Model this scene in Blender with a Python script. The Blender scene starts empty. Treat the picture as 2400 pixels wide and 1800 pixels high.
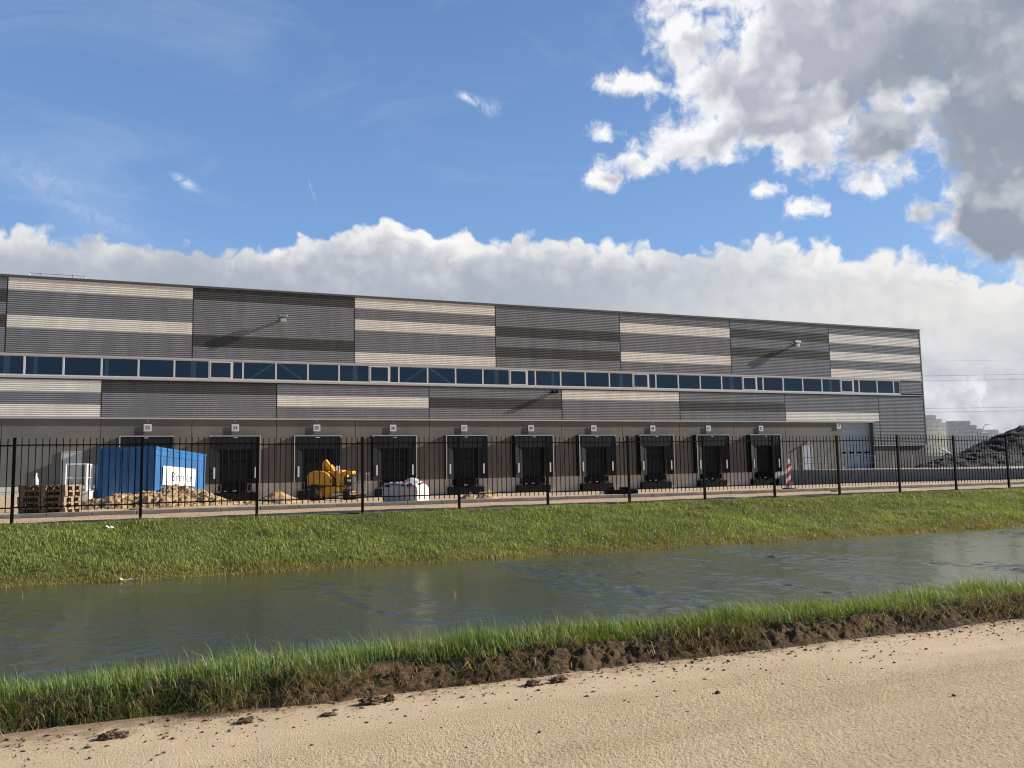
import bpy, bmesh, math, random
import numpy as np
from mathutils import Vector, Matrix, Euler
random.seed(7); RNG = np.random.default_rng(7)
SC = bpy.context.scene
COL = SC.collection

# ------------------------------------------------------------------ camera
R_ = Vector((0.92892591, -0.36983040, -0.01794765))
D_ = Vector((0.02086017, 0.10066806, -0.99470136))
F_ = Vector((0.36967756, 0.92362948, 0.10122789))
EYE = 1.65
cd = bpy.data.cameras.new('camera'); cam = bpy.data.objects.new('camera', cd); COL.objects.link(cam)
cam.matrix_world = Matrix(((R_.x, -D_.x, -F_.x, 0), (R_.y, -D_.y, -F_.y, 0), (R_.z, -D_.z, -F_.z, EYE), (0, 0, 0, 1)))
cd.sensor_fit = 'HORIZONTAL'; cd.sensor_width = 36.0; cd.lens = 1945.68 / 2400 * 36
cd.clip_start = 0.1; cd.clip_end = 6000
SC.camera = cam
SC.view_settings.view_transform = 'Standard'; SC.view_settings.look = 'None'
SC.view_settings.exposure = 0.72; SC.view_settings.gamma = 1.0
SC.view_settings.use_curve_mapping = False
SC.cycles.filter_width = 1.15

# ------------------------------------------------------------------ sun
SUN = Vector((8.0, -1.0, 3.5)).normalized()
SUN_EL = math.asin(SUN.z); SUN_AZ = math.atan2(SUN.x, SUN.y)
ld = bpy.data.lights.new('sun', 'SUN'); ld.energy = 5.0; ld.angle = math.radians(0.5); ld.color = (1.0, 0.935, 0.83)
lo = bpy.data.objects.new('sun', ld); COL.objects.link(lo)
lo.rotation_euler = (-SUN).to_track_quat('-Z', 'Y').to_euler(); lo.location = (60, -20, 60)

# ------------------------------------------------------------------ node helpers
class NT:
    def __init__(self, tree): self.t = tree; self.n = tree.nodes; self.l = tree.links
    def node(self, typ, **kw):
        nd = self.n.new(typ)
        for k, v in kw.items(): setattr(nd, k, v)
        return nd
    def put(self, sock, v):
        if v is None: return
        if isinstance(v, bpy.types.NodeSocket): self.l.new(v, sock)
        else: sock.default_value = v
    def m(self, op, a, b=None, c=None, clamp=False):
        nd = self.node('ShaderNodeMath', operation=op, use_clamp=clamp)
        for i, v in enumerate((a, b, c)): self.put(nd.inputs[i], v)
        return nd.outputs[0]
    def vm(self, op, a, b=None, scale=None):
        nd = self.node('ShaderNodeVectorMath', operation=op)
        self.put(nd.inputs[0], a); self.put(nd.inputs[1], b)
        if scale is not None: self.put(nd.inputs['Scale'], scale)
        return nd.outputs['Value'] if op in ('LENGTH', 'DOT_PRODUCT', 'DISTANCE') else nd.outputs[0]
    def mix(self, f, a, b, blend='MIX'):
        nd = self.node('ShaderNodeMix', data_type='RGBA', blend_type=blend)
        self.put(nd.inputs[0], f); self.put(nd.inputs[6], a); self.put(nd.inputs[7], b)
        return nd.outputs[2]
    def noise(self, vec, scale, detail=4, rough=0.55, dist=0.0, dim='3D', w=None):
        nd = self.node('ShaderNodeTexNoise', noise_dimensions=dim)
        if vec is not None: self.l.new(vec, nd.inputs['Vector'])
        nd.inputs['Scale'].default_value = scale; nd.inputs['Detail'].default_value = detail
        nd.inputs['Roughness'].default_value = rough; nd.inputs['Distortion'].default_value = dist
        return nd.outputs['Fac']
    def smooth(self, v, a, b, x=0.0, y=1.0):
        nd = self.node('ShaderNodeMapRange', interpolation_type='SMOOTHSTEP')
        self.put(nd.inputs[0], v); nd.inputs[1].default_value = a; nd.inputs[2].default_value = b
        nd.inputs[3].default_value = x; nd.inputs[4].default_value = y
        return nd.outputs[0]
    def ramp(self, v, stops, interp='LINEAR'):
        nd = self.node('ShaderNodeValToRGB'); cr = nd.color_ramp; cr.interpolation = interp
        while len(cr.elements) < len(stops): cr.elements.new(0.5)
        for e, (p, c) in zip(cr.elements, stops): e.position = p; e.color = c if len(c) == 4 else (*c, 1)
        self.put(nd.inputs[0], v); return nd.outputs[0]
    def xyz(self, x, y, z=0.0):
        nd = self.node('ShaderNodeCombineXYZ')
        for i, v in enumerate((x, y, z)): self.put(nd.inputs[i], v)
        return nd.outputs[0]
    def sep(self, v):
        nd = self.node('ShaderNodeSeparateXYZ'); self.l.new(v, nd.inputs[0]); return nd.outputs

# ------------------------------------------------------------------ world: blue sky with clouds (by direction: azimuth and elevation)
W = bpy.data.worlds.new('World'); SC.world = W; W.use_nodes = True
W.node_tree.nodes.clear(); w = NT(W.node_tree)
SKY_STRENGTH = 0.088
BLOBS = [(34.9,27.4,2.9,1.9,1.1),(30.6,25.35,2.7,0.75,0.8),(33.2,29.6,1.9,0.9,0.7),(37.6,29.6,3.4,1.1,0.9),
 (47.5,26.2,12.0,5.2,1.8),(38.8,24.6,6.4,2.9,1.3),(35.2,21.2,4.6,1.45,1.0),(30.9,20.3,2.2,0.9,0.8),(28.9,19.4,2.0,0.75,0.9),
 (28.65,22.34,1.15,0.5,0.6),(40.5,22.2,7.2,2.2,1.25),(42.6,20.0,2.6,1.9,1.0),(46.6,20.2,3.6,2.4,1.1),(46.0,17.6,1.3,1.1,0.8),
 (48.4,17.9,0.9,0.6,0.6),(39.57,17.9,1.1,0.5,0.6),(41.93,16.43,1.5,0.6,0.6),(54.5,21.0,5.6,6.0,1.9),
 (49.2,15.35,1.7,0.65,0.8),(53.8,14.6,4.4,3.4,1.7),(56.6,11.4,3.4,2.8,1.4),(50.2,4.1,1.3,0.7,0.45),
 (66,24,12,14,1.6),(52,40,16,8,1.4)]
BANK = [(-10.37,14.76),(-6.7,14.9),(-4.09,14.68),(0.88,14.58),(4.67,15.13),(7.39,15.68),(10.19,16.35),(12.09,16.84),(13.37,16.99),(15.3,16.54),(20.17,16.09),(25.07,15.93),(27.01,15.3),(29.27,15.35),(32.13,14.73),(34.62,14.34),(36.49,14.81),(40.69,14.63),(43.54,13.88),(46.27,13.13),(48.91,12.8),(50.13,11.8),(52.06,10.86),(53.98,10.2)]

def cloud_group():
    g = bpy.data.node_groups.new('cloud_density', 'ShaderNodeTree')
    g.interface.new_socket('P', in_out='INPUT', socket_type='NodeSocketVector')
    for nm in ('Bank', 'Blob', 'Body'): g.interface.new_socket(nm, in_out='OUTPUT', socket_type='NodeSocketFloat')
    k = NT(g); gi = k.node('NodeGroupInput'); go = k.node('NodeGroupOutput')
    P0 = gi.outputs[0]
    # domain warp
    wn = k.node('ShaderNodeTexNoise', noise_dimensions='2D'); k.l.new(P0, wn.inputs['Vector'])
    wn.inputs['Scale'].default_value = 0.55; wn.inputs['Detail'].default_value = 5; wn.inputs['Roughness'].default_value = 0.55
    wv = k.vm('SUBTRACT', wn.outputs['Color'], (0.5, 0.5, 0.5))
    Q = k.vm('ADD', P0, k.vm('MULTIPLY', wv, (1.1, 0.45, 0)))
    P = k.vm('ADD', P0, k.vm('MULTIPLY', wv, (1.7, 1.2, 0)))
    fb = k.noise(P, 0.62, 9, 0.60, 0.0, '2D')
    fb = k.m('SUBTRACT', fb, 0.5)
    # bank: top edge as a float curve over azimuth
    s = k.sep(Q)
    fc = k.node('ShaderNodeFloatCurve'); cv = fc.mapping.curves[0]
    pts = [(-30.0, 13.5)] + BANK + [(75, 8.0)]
    cv.points[0].location = ((pts[0][0] + 40) / 120, pts[0][1] / 20); cv.points[1].location = ((pts[-1][0] + 40) / 120, pts[-1][1] / 20)
    for a, e in pts[1:-1]: cv.points.new((a + 40) / 120, e / 20)
    fc.mapping.update()
    k.put(fc.inputs['Value'], k.m('MULTIPLY', k.m('ADD', s[0], 40.0), 1 / 120))
    top = k.m('MULTIPLY', fc.outputs[0], 20.0)
    vor = k.node('ShaderNodeTexVoronoi', voronoi_dimensions='2D', feature='SMOOTH_F1')
    k.l.new(Q, vor.inputs['Vector']); vor.inputs['Scale'].default_value = 0.47; vor.inputs['Smoothness'].default_value = 0.30
    vo2 = k.node('ShaderNodeTexVoronoi', voronoi_dimensions='2D', feature='SMOOTH_F1'); k.l.new(Q, vo2.inputs['Vector']); vo2.inputs['Scale'].default_value = 0.95; vo2.inputs['Smoothness'].default_value = 0.3
    lowf = k.noise(k.vm('MULTIPLY', P0, (0.16, 0.25, 0)), 1.0, 2, 0.5, 0.0, '2D')
    puff = k.m('ADD', k.m('MULTIPLY', k.m('SUBTRACT', 0.42, vor.outputs['Distance']), k.smooth(lowf, 0.3, 0.7, 0.25, 1.0)), k.m('MULTIPLY', k.m('SUBTRACT', 0.42, vo2.outputs['Distance']), k.smooth(lowf, 0.7, 0.3, 0.2, 0.75)))
    bank = k.m('ADD', k.m('MULTIPLY', k.m('SUBTRACT', top, s[1]), 0.34), k.m('ADD', k.m('MULTIPLY', fb, 0.62), k.m('MULTIPLY', puff, 0.55)))
    k.put(go.inputs[0], bank)
    acc = None
    for (a, e, rx, ry, st) in BLOBS:
        d = k.vm('LENGTH', k.vm('MULTIPLY', k.vm('SUBTRACT', P, (a, e, 0)), (1 / rx, 1 / ry, 0)))
        d = k.m('MULTIPLY', k.m('SUBTRACT', 1.0, d), st * 1.0)
        acc = d if acc is None else k.m('SMOOTH_MAX', acc, d, 0.35)
    blob = k.m('ADD', k.m('MAXIMUM', acc, -1.5), k.m('ADD', k.m('MULTIPLY', fb, 1.75), k.m('ADD', k.m('MULTIPLY', puff, 0.25), 0.06)))
    k.put(go.inputs[1], blob)
    k.put(go.inputs[2], k.m('ADD', k.m('MAXIMUM', acc, -1.5), k.m('ADD', k.m('MULTIPLY', k.m('SUBTRACT', k.noise(P, 0.42, 2.5, 0.5, 0.0, '2D'), 0.5), 1.5), k.m('MULTIPLY', puff, 0.22))))
    return g

tc = w.node('ShaderNodeTexCoord'); Dv = w.vm('NORMALIZE', tc.outputs['Generated']); ds = w.sep(Dv)
az = w.m('MULTIPLY', w.m('ARCTAN2', ds[0], ds[1]), 57.29578)
el = w.m('MULTIPLY', w.m('ARCSINE', ds[2]), 57.29578)
P = w.xyz(az, el)
CG = cloud_group()
def cg(p):
    nd = w.node('ShaderNodeGroup', node_tree=CG); w.put(nd.inputs[0], p); return nd.outputs
d0 = cg(P); d1 = cg(w.vm('ADD', P, (0.55, 0.75, 0)))
sky = w.node('ShaderNodeTexSky', sky_type='NISHITA'); sky.sun_disc = False
sky.sun_elevation = SUN_EL; sky.sun_rotation = SUN_AZ; sky.altitude = 0; sky.air_density = 1.0; sky.dust_density = 0.4; sky.ozone_density = 2.0
skyc = w.vm('MULTIPLY', sky.outputs[0], (SKY_STRENGTH,) * 3)
grad = w.ramp(w.m('MULTIPLY', el, 1 / 60.0, clamp=True), [(0.0, (0.165, 0.285, 0.480)), (0.25, (0.122, 0.240, 0.475)), (0.5, (0.082, 0.168, 0.370)), (1.0, (0.050, 0.11, 0.26))])
skyc = w.mix(0.68, skyc, grad)
behind = w.smooth(w.m('ABSOLUTE', w.m('SUBTRACT', az, 22.0)), 60.0, 115.0)   # unseen sky beside and behind the view, dimmed to cut fill light
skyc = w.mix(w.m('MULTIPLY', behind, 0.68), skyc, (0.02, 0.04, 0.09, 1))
# haze of thin high cloud
cir = w.noise(w.vm('MULTIPLY', P, (0.05, 0.16, 0)), 1.0, 6, 0.6, 0.6, '2D')
cir = w.m('MULTIPLY', w.smooth(cir, 0.45, 0.85), 0.22)
skyc = w.mix(cir, skyc, (0.42, 0.46, 0.54, 1))
# little wisps and a short contrail
def wisp(a, e, rx, ry, rot, amt):
    v = w.vm('SUBTRACT', P, (a, e, 0)); q = w.sep(v); c, s_ = math.cos(rot), math.sin(rot)
    x = w.m('ADD', w.m('MULTIPLY', q[0], c), w.m('MULTIPLY', q[1], s_)); y = w.m('SUBTRACT', w.m('MULTIPLY', q[1], c), w.m('MULTIPLY', q[0], s_))
    d = w.vm('LENGTH', w.xyz(w.m('DIVIDE', x, rx), w.m('DIVIDE', y, ry)))
    n = w.noise(P, 1.5, 6, 0.65, 0.4, '2D')
    return w.m('MULTIPLY', w.m('MULTIPLY', w.smooth(d, 1.0, 0.0), w.smooth(n, 0.3, 0.7)), amt)
for a in ((-0.1, 18.5, 1.4, 0.5, -0.45, 0.55), (19.2, 24.8, 1.5, 0.45, -0.35, 0.8), (20.6, 24.2, 1.2, 0.8, -0.1, 0.3), (-8.5, 17.8, 4.0, 1.4, -0.3, 0.13), (-5.0, 15.8, 4.5, 0.9, -0.25, 0.14), (8.15, 18.6, 0.95, 0.13, -1.19, 0.35)):
    skyc = w.mix(wisp(*a), skyc, (0.62, 0.63, 0.66, 1))
# cloud shade: thin edges bright, thick bodies grey, lit from the sun's side
rightness = w.smooth(az, 20.0, 56.0)
mott = w.noise(P, 0.35, 7, 0.58, 0.5, '2D')
mott2 = w.noise(w.vm('ADD', P, (31, 7, 0)), 0.16, 5, 0.5, 0.3, '2D')
def shade(i, a0, a1, t0, t1, lo_col, hi_col, gain, mo):
    al = w.smooth(d0[i], a0, a1)
    th = w.smooth(w.m('ADD', d0[i], w.m('MULTIPLY', w.m('SUBTRACT', mott, 0.5), mo)), t0, t1)
    em = w.m('MULTIPLY', w.m('SUBTRACT', d0[i], d1[i]), gain)
    th = w.m('SUBTRACT', th, em, clamp=True)
    return al, w.mix(th, hi_col, lo_col)
ba, bc = shade(0, 0.0, 0.22, 0.0, 0.80, (0.290, 0.308, 0.350, 1), (0.58, 0.575, 0.565, 1), 0.85, 1.3)
bc = w.mix(w.m('MULTIPLY', w.smooth(w.m('ADD', el, w.m('MULTIPLY', w.m('SUBTRACT', mott2, 0.5), 9.0)), 16.4, 11.6), w.smooth(az, 26.0, 46.0, 0.88, 0.25)), bc, w.mix(rightness, (0.240, 0.266, 0.320, 1), (0.40, 0.425, 0.47, 1)))
bc = w.mix(w.m('MULTIPLY', w.m('MULTIPLY', rightness, w.smooth(w.m('ABSOLUTE', w.m('SUBTRACT', el, 9.5)), 5.0, 0.0)), 0.7), bc, (0.52, 0.505, 0.48, 1))
la = w.smooth(d0[1], -0.14, 0.60)
th = w.smooth(w.m('ADD', d0[2], w.m('MULTIPLY', w.smooth(az, 30.0, 54.0), 0.55)), 0.38, 1.25)
th = w.m('SUBTRACT', th, w.m('ADD', w.m('MULTIPLY', w.m('SUBTRACT', d0[2], d1[2]), 0.42), w.m('MULTIPLY', w.m('SUBTRACT', d0[1], d1[1]), 0.10)), clamp=True)
body = w.mix(w.smooth(w.m('ADD', mott2, w.m('MULTIPLY', w.smooth(az, 40, 57), 0.35)), 0.42, 0.88), (0.285, 0.290, 0.345, 1), (0.180, 0.207, 0.250, 1))
lc = w.mix(th, (0.585, 0.585, 0.595, 1), body)
horizon = w.smooth(el, 7.0, 1.0)
ahead = w.smooth(w.m('ABSOLUTE', w.m('SUBTRACT', az, 22.0)), 95.0, 60.0)   # the cloud bank stands to the north-east only
skyc = w.mix(w.m('MULTIPLY', horizon, w.m('MULTIPLY', ahead, 0.6)), skyc, (0.38, 0.415, 0.47, 1))
skyc = w.mix(w.m('MULTIPLY', ba, ahead), skyc, bc)
skyc = w.mix(la, skyc, lc)
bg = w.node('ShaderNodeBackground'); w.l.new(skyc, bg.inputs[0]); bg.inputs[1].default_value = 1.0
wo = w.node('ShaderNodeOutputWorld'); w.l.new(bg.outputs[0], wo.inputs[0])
W.cycles.sampling_method = 'MANUAL'; W.cycles.sample_map_resolution = 512

# ------------------------------------------------------------------ materials
def mat(name, col, rough=0.7, metal=0.0, var=0.0, vscale=3.0, bump=0.0, bscale=40.0, spec=0.5, second=None, obj=True, detail=4, vstretch=(1, 1, 1)):
    M = bpy.data.materials.new(name); M.use_nodes = True; M.node_tree.nodes.clear(); k = NT(M.node_tree)
    out = k.node('ShaderNodeOutputMaterial'); b = k.node('ShaderNodeBsdfPrincipled'); k.l.new(b.outputs[0], out.inputs[0])
    b.inputs['Roughness'].default_value = rough; b.inputs['Metallic'].default_value = metal; b.inputs['Specular IOR Level'].default_value = spec
    tcn = k.node('ShaderNodeTexCoord'); co = tcn.outputs['Object']
    c4 = (*col, 1)
    if var > 0 or second:
        n = k.noise(k.vm('MULTIPLY', co, vstretch), vscale, detail, 0.6)
        lo_ = second if second else tuple(c * (1 - var) for c in col); hi_ = col if second else tuple(min(1, c * (1 + var)) for c in col)
        k.l.new(k.ramp(n, [(0.3, lo_), (0.7, hi_)]), b.inputs['Base Color'])
    else: b.inputs['Base Color'].default_value = c4
    if bump > 0:
        bn = k.node('ShaderNodeBump'); bn.inputs['Strength'].default_value = bump; bn.inputs['Distance'].default_value = 0.01
        k.l.new(k.noise(co, bscale, 4, 0.6), bn.inputs['Height']); k.l.new(bn.outputs[0], b.inputs['Normal'])
    return M

M = {}
M['clad_grey'] = mat('clad_grey', (0.275, 0.280, 0.286), 0.40, 0.0, 0.12, 0.6, spec=0.5, vstretch=(2.2, 1, .3))
M['clad_dark'] = mat('clad_dark', (0.098, 0.096, 0.088), 0.5, 0.0, 0.14, 0.6, vstretch=(2.2, 1, .3))
M['clad_beige'] = mat('clad_beige', (0.90, 0.855, 0.765), 0.45, 0.0, 0.07, 0.8, vstretch=(2.2, 1, .3))
M['joint'] = mat('joint', (0.035, 0.036, 0.04), 0.5)
M['trim_dark'] = mat('trim_dark', (0.10, 0.105, 0.115), 0.4)
M['trim_light'] = mat('trim_light', (0.52, 0.51, 0.48), 0.45, var=0.05)
M['frame'] = mat('frame', (0.72, 0.71, 0.68), 0.45, var=0.04)
M['rubber'] = mat('rubber', (0.009, 0.011, 0.014), 0.6, var=0.25, vscale=1.5, spec=0.2)
M['rubber_front'] = mat('rubber_front', (0.009, 0.012, 0.0165), 0.5, var=0.35, vscale=2.0, spec=0.3, vstretch=(3, 3, 0.4))
M['dock_door'] = mat('dock_door', (0.011, 0.014, 0.017), 0.5, var=0.15, spec=0.25)
M['black'] = mat('black', (0.006, 0.006, 0.0065), 0.7, spec=0.15)
M['bumper'] = mat('bumper', (0.006, 0.0065, 0.007), 0.7, spec=0.2)
M['fence'] = mat('fence', (0.0055, 0.0047, 0.0042), 0.7, spec=0.10)
M['white'] = mat('white', (0.80, 0.80, 0.78), 0.45, var=0.03)
M['white_guide'] = mat('white_guide', (0.72, 0.73, 0.74), 0.4)
M['sign'] = mat('sign', (0.74, 0.74, 0.70), 0.5)
M['ink_soft'] = mat('ink_soft', (0.09, 0.09, 0.11), 0.6)
M['ink'] = mat('ink', (0.03, 0.03, 0.035), 0.6)
M['galv'] = mat('galv', (0.50, 0.51, 0.51), 0.42, 0.3, var=0.15, vscale=6)
M['galv_dark'] = mat('galv_dark', (0.24, 0.25, 0.255), 0.45, 0.3, var=0.15, vscale=6)
M['door_grey'] = mat('door_grey', (0.46, 0.49, 0.52), 0.5, var=0.05, vscale=1)
M['door_light'] = mat('door_light', (0.60, 0.58, 0.53), 0.45, var=0.05, vscale=1)
M['steel'] = mat('steel', (0.78, 0.84, 0.86), 0.5)
M['inside'] = mat('inside', (0.030, 0.037, 0.045), 0.9)
M['plinth'] = mat('plinth', (0.60, 0.565, 0.495), 0.8, var=0.12, vscale=1.2, bump=0.2)
M['yellow'] = mat('yellow', (0.78, 0.385, 0.028), 0.42, var=0.14, vscale=2.0)
M['yellow_dull'] = mat('yellow_dull', (0.62, 0.31, 0.03), 0.5, var=0.2, vscale=4)
M['tyre'] = mat('tyre', (0.022, 0.021, 0.020), 0.85, var=0.3, vscale=9, bump=0.4)
M['engine'] = mat('engine', (0.06, 0.055, 0.05), 0.5, 0.4, var=0.5, vscale=14)
M['cont_blue'] = mat('cont_blue', (0.019, 0.122, 0.315), 0.45, var=0.30, vscale=1.5, vstretch=(1.6, 1.6, .5), detail=7)
M['wood'] = mat('wood', (0.52, 0.33, 0.16), 0.8, var=0.3, vscale=5, bump=0.3, vstretch=(1, 6, 6))
M['wood_grey'] = mat('wood_grey', (0.235, 0.17, 0.115), 0.85, var=0.35, vscale=5, bump=0.3)
M['wood_dark'] = mat('wood_dark', (0.115, 0.095, 0.08), 0.85, var=0.4, vscale=5, bump=0.3)
M['red'] = mat('red', (0.42, 0.035, 0.03), 0.5)
M['green'] = mat('green', (0.04, 0.42, 0.18), 0.5)
M['blue_ink'] = mat('blue_ink', (0.06, 0.10, 0.35), 0.5)
M['bag'] = mat('bag', (0.55, 0.545, 0.53), 0.55, var=0.07, vscale=5, bump=0.5, bscale=9)
M['block'] = mat('block', (0.87, 0.835, 0.75), 0.9, var=0.16, vscale=0.6, bump=0.3)
M['soil'] = mat('soil', (0.0095, 0.0085, 0.0078), 0.95, var=0.45, vscale=2.5, bump=0.8, bscale=6, detail=8)
M['wire'] = mat('wire', (0.10, 0.11, 0.13), 0.6)
M['pvc'] = mat('pvc', (0.80, 0.76, 0.70), 0.4)
M['litter'] = mat('litter', (0.80, 0.78, 0.72), 0.6)
M['brick'] = mat('brick', (0.52, 0.36, 0.24), 0.9, var=0.2, vscale=12)
M['sandheap'] = mat('sandheap', (0.62, 0.41, 0.195), 0.95, bump=0.7, bscale=14, second=(0.20, 0.13, 0.07), vscale=3.2, detail=9)
M['kerb'] = mat('kerb', (0.25, 0.225, 0.20), 0.9, var=0.25, vscale=2.5, bump=0.3)
M['terr_wall'] = mat('terr_wall', (0.42, 0.395, 0.36), 0.85, var=0.14, vscale=0.8, bump=0.2)
M['terr_white'] = mat('terr_white', (0.62, 0.60, 0.55), 0.85, var=0.06, vscale=0.8)
M['terr_top'] = mat('terr_top', (0.40, 0.38, 0.34), 0.9, var=0.15, vscale=0.8)
M['roof'] = mat('roof', (0.30, 0.30, 0.30), 0.8)

def concrete_brown():
    Mt = bpy.data.materials.new('washed_concrete'); Mt.use_nodes = True; Mt.node_tree.nodes.clear(); k = NT(Mt.node_tree)
    out = k.node('ShaderNodeOutputMaterial'); b = k.node('ShaderNodeBsdfPrincipled'); k.l.new(b.outputs[0], out.inputs[0])
    co = k.node('ShaderNodeTexCoord').outputs['Object']
    big = k.noise(co, 0.55, 6, 0.6); sp = k.noise(co, 22, 3, 0.8)
    c = k.ramp(big, [(0.3, (0.160, 0.142, 0.124)), (0.7, (0.212, 0.190, 0.168))])
    c = k.mix(k.m('MULTIPLY', k.smooth(sp, 0.55, 0.75), 0.55), c, (0.36, 0.31, 0.26, 1))
    c = k.mix(k.m('MULTIPLY', k.smooth(sp, 0.45, 0.28), 0.6), c, (0.055, 0.047, 0.04, 1))
    st = k.noise(k.vm('MULTIPLY', co, (2.5, 1, 0.12)), 1.0, 5, 0.6)
    c = k.mix(k.m('MULTIPLY', k.smooth(st, 0.55, 0.8), 0.35), c, (0.10, 0.085, 0.07, 1))
    k.l.new(c, b.inputs['Base Color']); b.inputs['Roughness'].default_value = 0.85
    bn = k.node('ShaderNodeBump'); bn.inputs['Strength'].default_value = 0.5; bn.inputs['Distance'].default_value = 0.008
    k.l.new(sp, bn.inputs['Height']); k.l.new(bn.outputs[0], b.inputs['Normal'])
    return Mt
M['concrete'] = concrete_brown()

def glass_mat():
    Mt = bpy.data.materials.new('window_glass'); Mt.use_nodes = True; Mt.node_tree.nodes.clear(); k = NT(Mt.node_tree)
    out = k.node('ShaderNodeOutputMaterial'); g = k.node('ShaderNodeBsdfGlossy'); g.inputs['Roughness'].default_value = 0.01
    g.inputs['Color'].default_value = (0.72, 0.80, 0.86, 1)
    t = k.node('ShaderNodeBsdfTransparent'); t.inputs[0].default_value = (0.50, 0.62, 0.68, 1)
    mx = k.node('ShaderNodeMixShader'); fr = k.node('ShaderNodeFresnel'); fr.inputs[0].default_value = 1.7
    f = k.m('ADD', k.m('MULTIPLY', fr.outputs[0], 1.0), 0.10, clamp=True)
    k.l.new(f, mx.inputs[0]); k.l.new(t.outputs[0], mx.inputs[1]); k.l.new(g.outputs[0], mx.inputs[2]); k.l.new(mx.outputs[0], out.inputs[0])
    co = k.node('ShaderNodeTexCoord').outputs['Object']
    bn = k.node('ShaderNodeBump'); bn.inputs['Strength'].default_value = 0.06; bn.inputs['Distance'].default_value = 0.02
    k.l.new(k.noise(co, 0.6, 2, 0.5), bn.inputs['Height']); k.l.new(bn.outputs[0], g.inputs['Normal'])
    return Mt
M['glass'] = glass_mat()

# ------------------------------------------------------------------ mesh helpers
class MB:
    def __init__(self): self.v = []; self.f = []
    def add(self, vs, fs):
        n = len(self.v); self.v += [tuple(p) for p in vs]; self.f += [tuple(i + n for i in q) for q in fs]; return self
    def box(self, x0, x1, y0, y1, z0, z1, mtx=None):
        p = [Vector(c) for c in ((x0, y0, z0), (x1, y0, z0), (x1, y1, z0), (x0, y1, z0), (x0, y0, z1), (x1, y0, z1), (x1, y1, z1), (x0, y1, z1))]
        if mtx: p = [mtx @ q for q in p]
        return self.add(p, [(0, 3, 2, 1), (4, 5, 6, 7), (0, 1, 5, 4), (1, 2, 6, 5), (2, 3, 7, 6), (3, 0, 4, 7)])
    def tube(self, a, b, r, n=8, r2=None):
        a = Vector(a); b = Vector(b); d = (b - a).normalized(); u = d.orthogonal().normalized(); v_ = d.cross(u); r2 = r if r2 is None else r2
        vs = [a + (u * math.cos(t) + v_ * math.sin(t)) * r for t in [2 * math.pi * i / n for i in range(n)]] + [b + (u * math.cos(t) + v_ * math.sin(t)) * r2 for t in [2 * math.pi * i / n for i in range(n)]]
        return self.add(vs, [(i, (i + 1) % n, n + (i + 1) % n, n + i) for i in range(n)] + [tuple(range(n))[::-1], tuple(range(n, 2 * n))])
    def beam(self, a, b, wd, ht, up=(0, 0, 1)):
        a = Vector(a); b = Vector(b); d = (b - a).normalized(); s = d.cross(Vector(up)).normalized(); t = s.cross(d)
        c = [s * (wd / 2) * i + t * (ht / 2) * j for i, j in ((-1, -1), (1, -1), (1, 1), (-1, 1))]
        return self.add([a + q for q in c] + [b + q for q in c], [(0, 1, 2, 3)[::-1], (4, 5, 6, 7), (0, 1, 5, 4), (1, 2, 6, 5), (2, 3, 7, 6), (3, 0, 4, 7)])
    def lathe(self, prof, c=(0, 0, 0), n=16, axis='z'):
        vs = []; 
        for (r, h) in prof:
            for i in range(n):
                t = 2 * math.pi * i / n; q = (r * math.cos(t), r * math.sin(t), h) if axis == 'z' else (h, r * math.cos(t), r * math.sin(t)) if axis == 'x' else (r * math.cos(t), h, r * math.sin(t))
                vs.append((q[0] + c[0], q[1] + c[1], q[2] + c[2]))
        fs = [(j * n + i, j * n + (i + 1) % n, (j + 1) * n + (i + 1) % n, (j + 1) * n + i) for j in range(len(prof) - 1) for i in range(n)]
        fs += [tuple(range(n))[::-1], tuple((len(prof) - 1) * n + i for i in range(n))]
        return self.add(vs, fs)
    def prism(self, poly, y0, y1):
        n = len(poly); vs = [(x, y0, z) for x, z in poly] + [(x, y1, z) for x, z in poly]
        return self.add(vs, [tuple(range(n)), tuple(range(n, 2 * n))[::-1]] + [(i, n + i, n + (i + 1) % n, (i + 1) % n) for i in range(n)])
    def build(self, name, material, parent=None, loc=(0, 0, 0), rot=(0, 0, 0), smooth=False, bevel=0.0, seg=2, recalc=True):
        me = bpy.data.meshes.new(name); me.from_pydata(self.v, [], self.f)
        if recalc:
            bm = bmesh.new(); bm.from_mesh(me); bmesh.ops.recalc_face_normals(bm, faces=bm.faces); bm.to_mesh(me); bm.free()
        me.materials.append(material)
        o = bpy.data.objects.new(name, me); COL.objects.link(o); o.location = loc; o.rotation_euler = rot
        if parent: o.parent = parent
        if smooth:
            for p in me.polygons: p.use_smooth = True
        if bevel:
            b = o.modifiers.new('edge', 'BEVEL'); b.width = bevel; b.segments = seg; b.limit_method = 'ANGLE'
        return o

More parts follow.
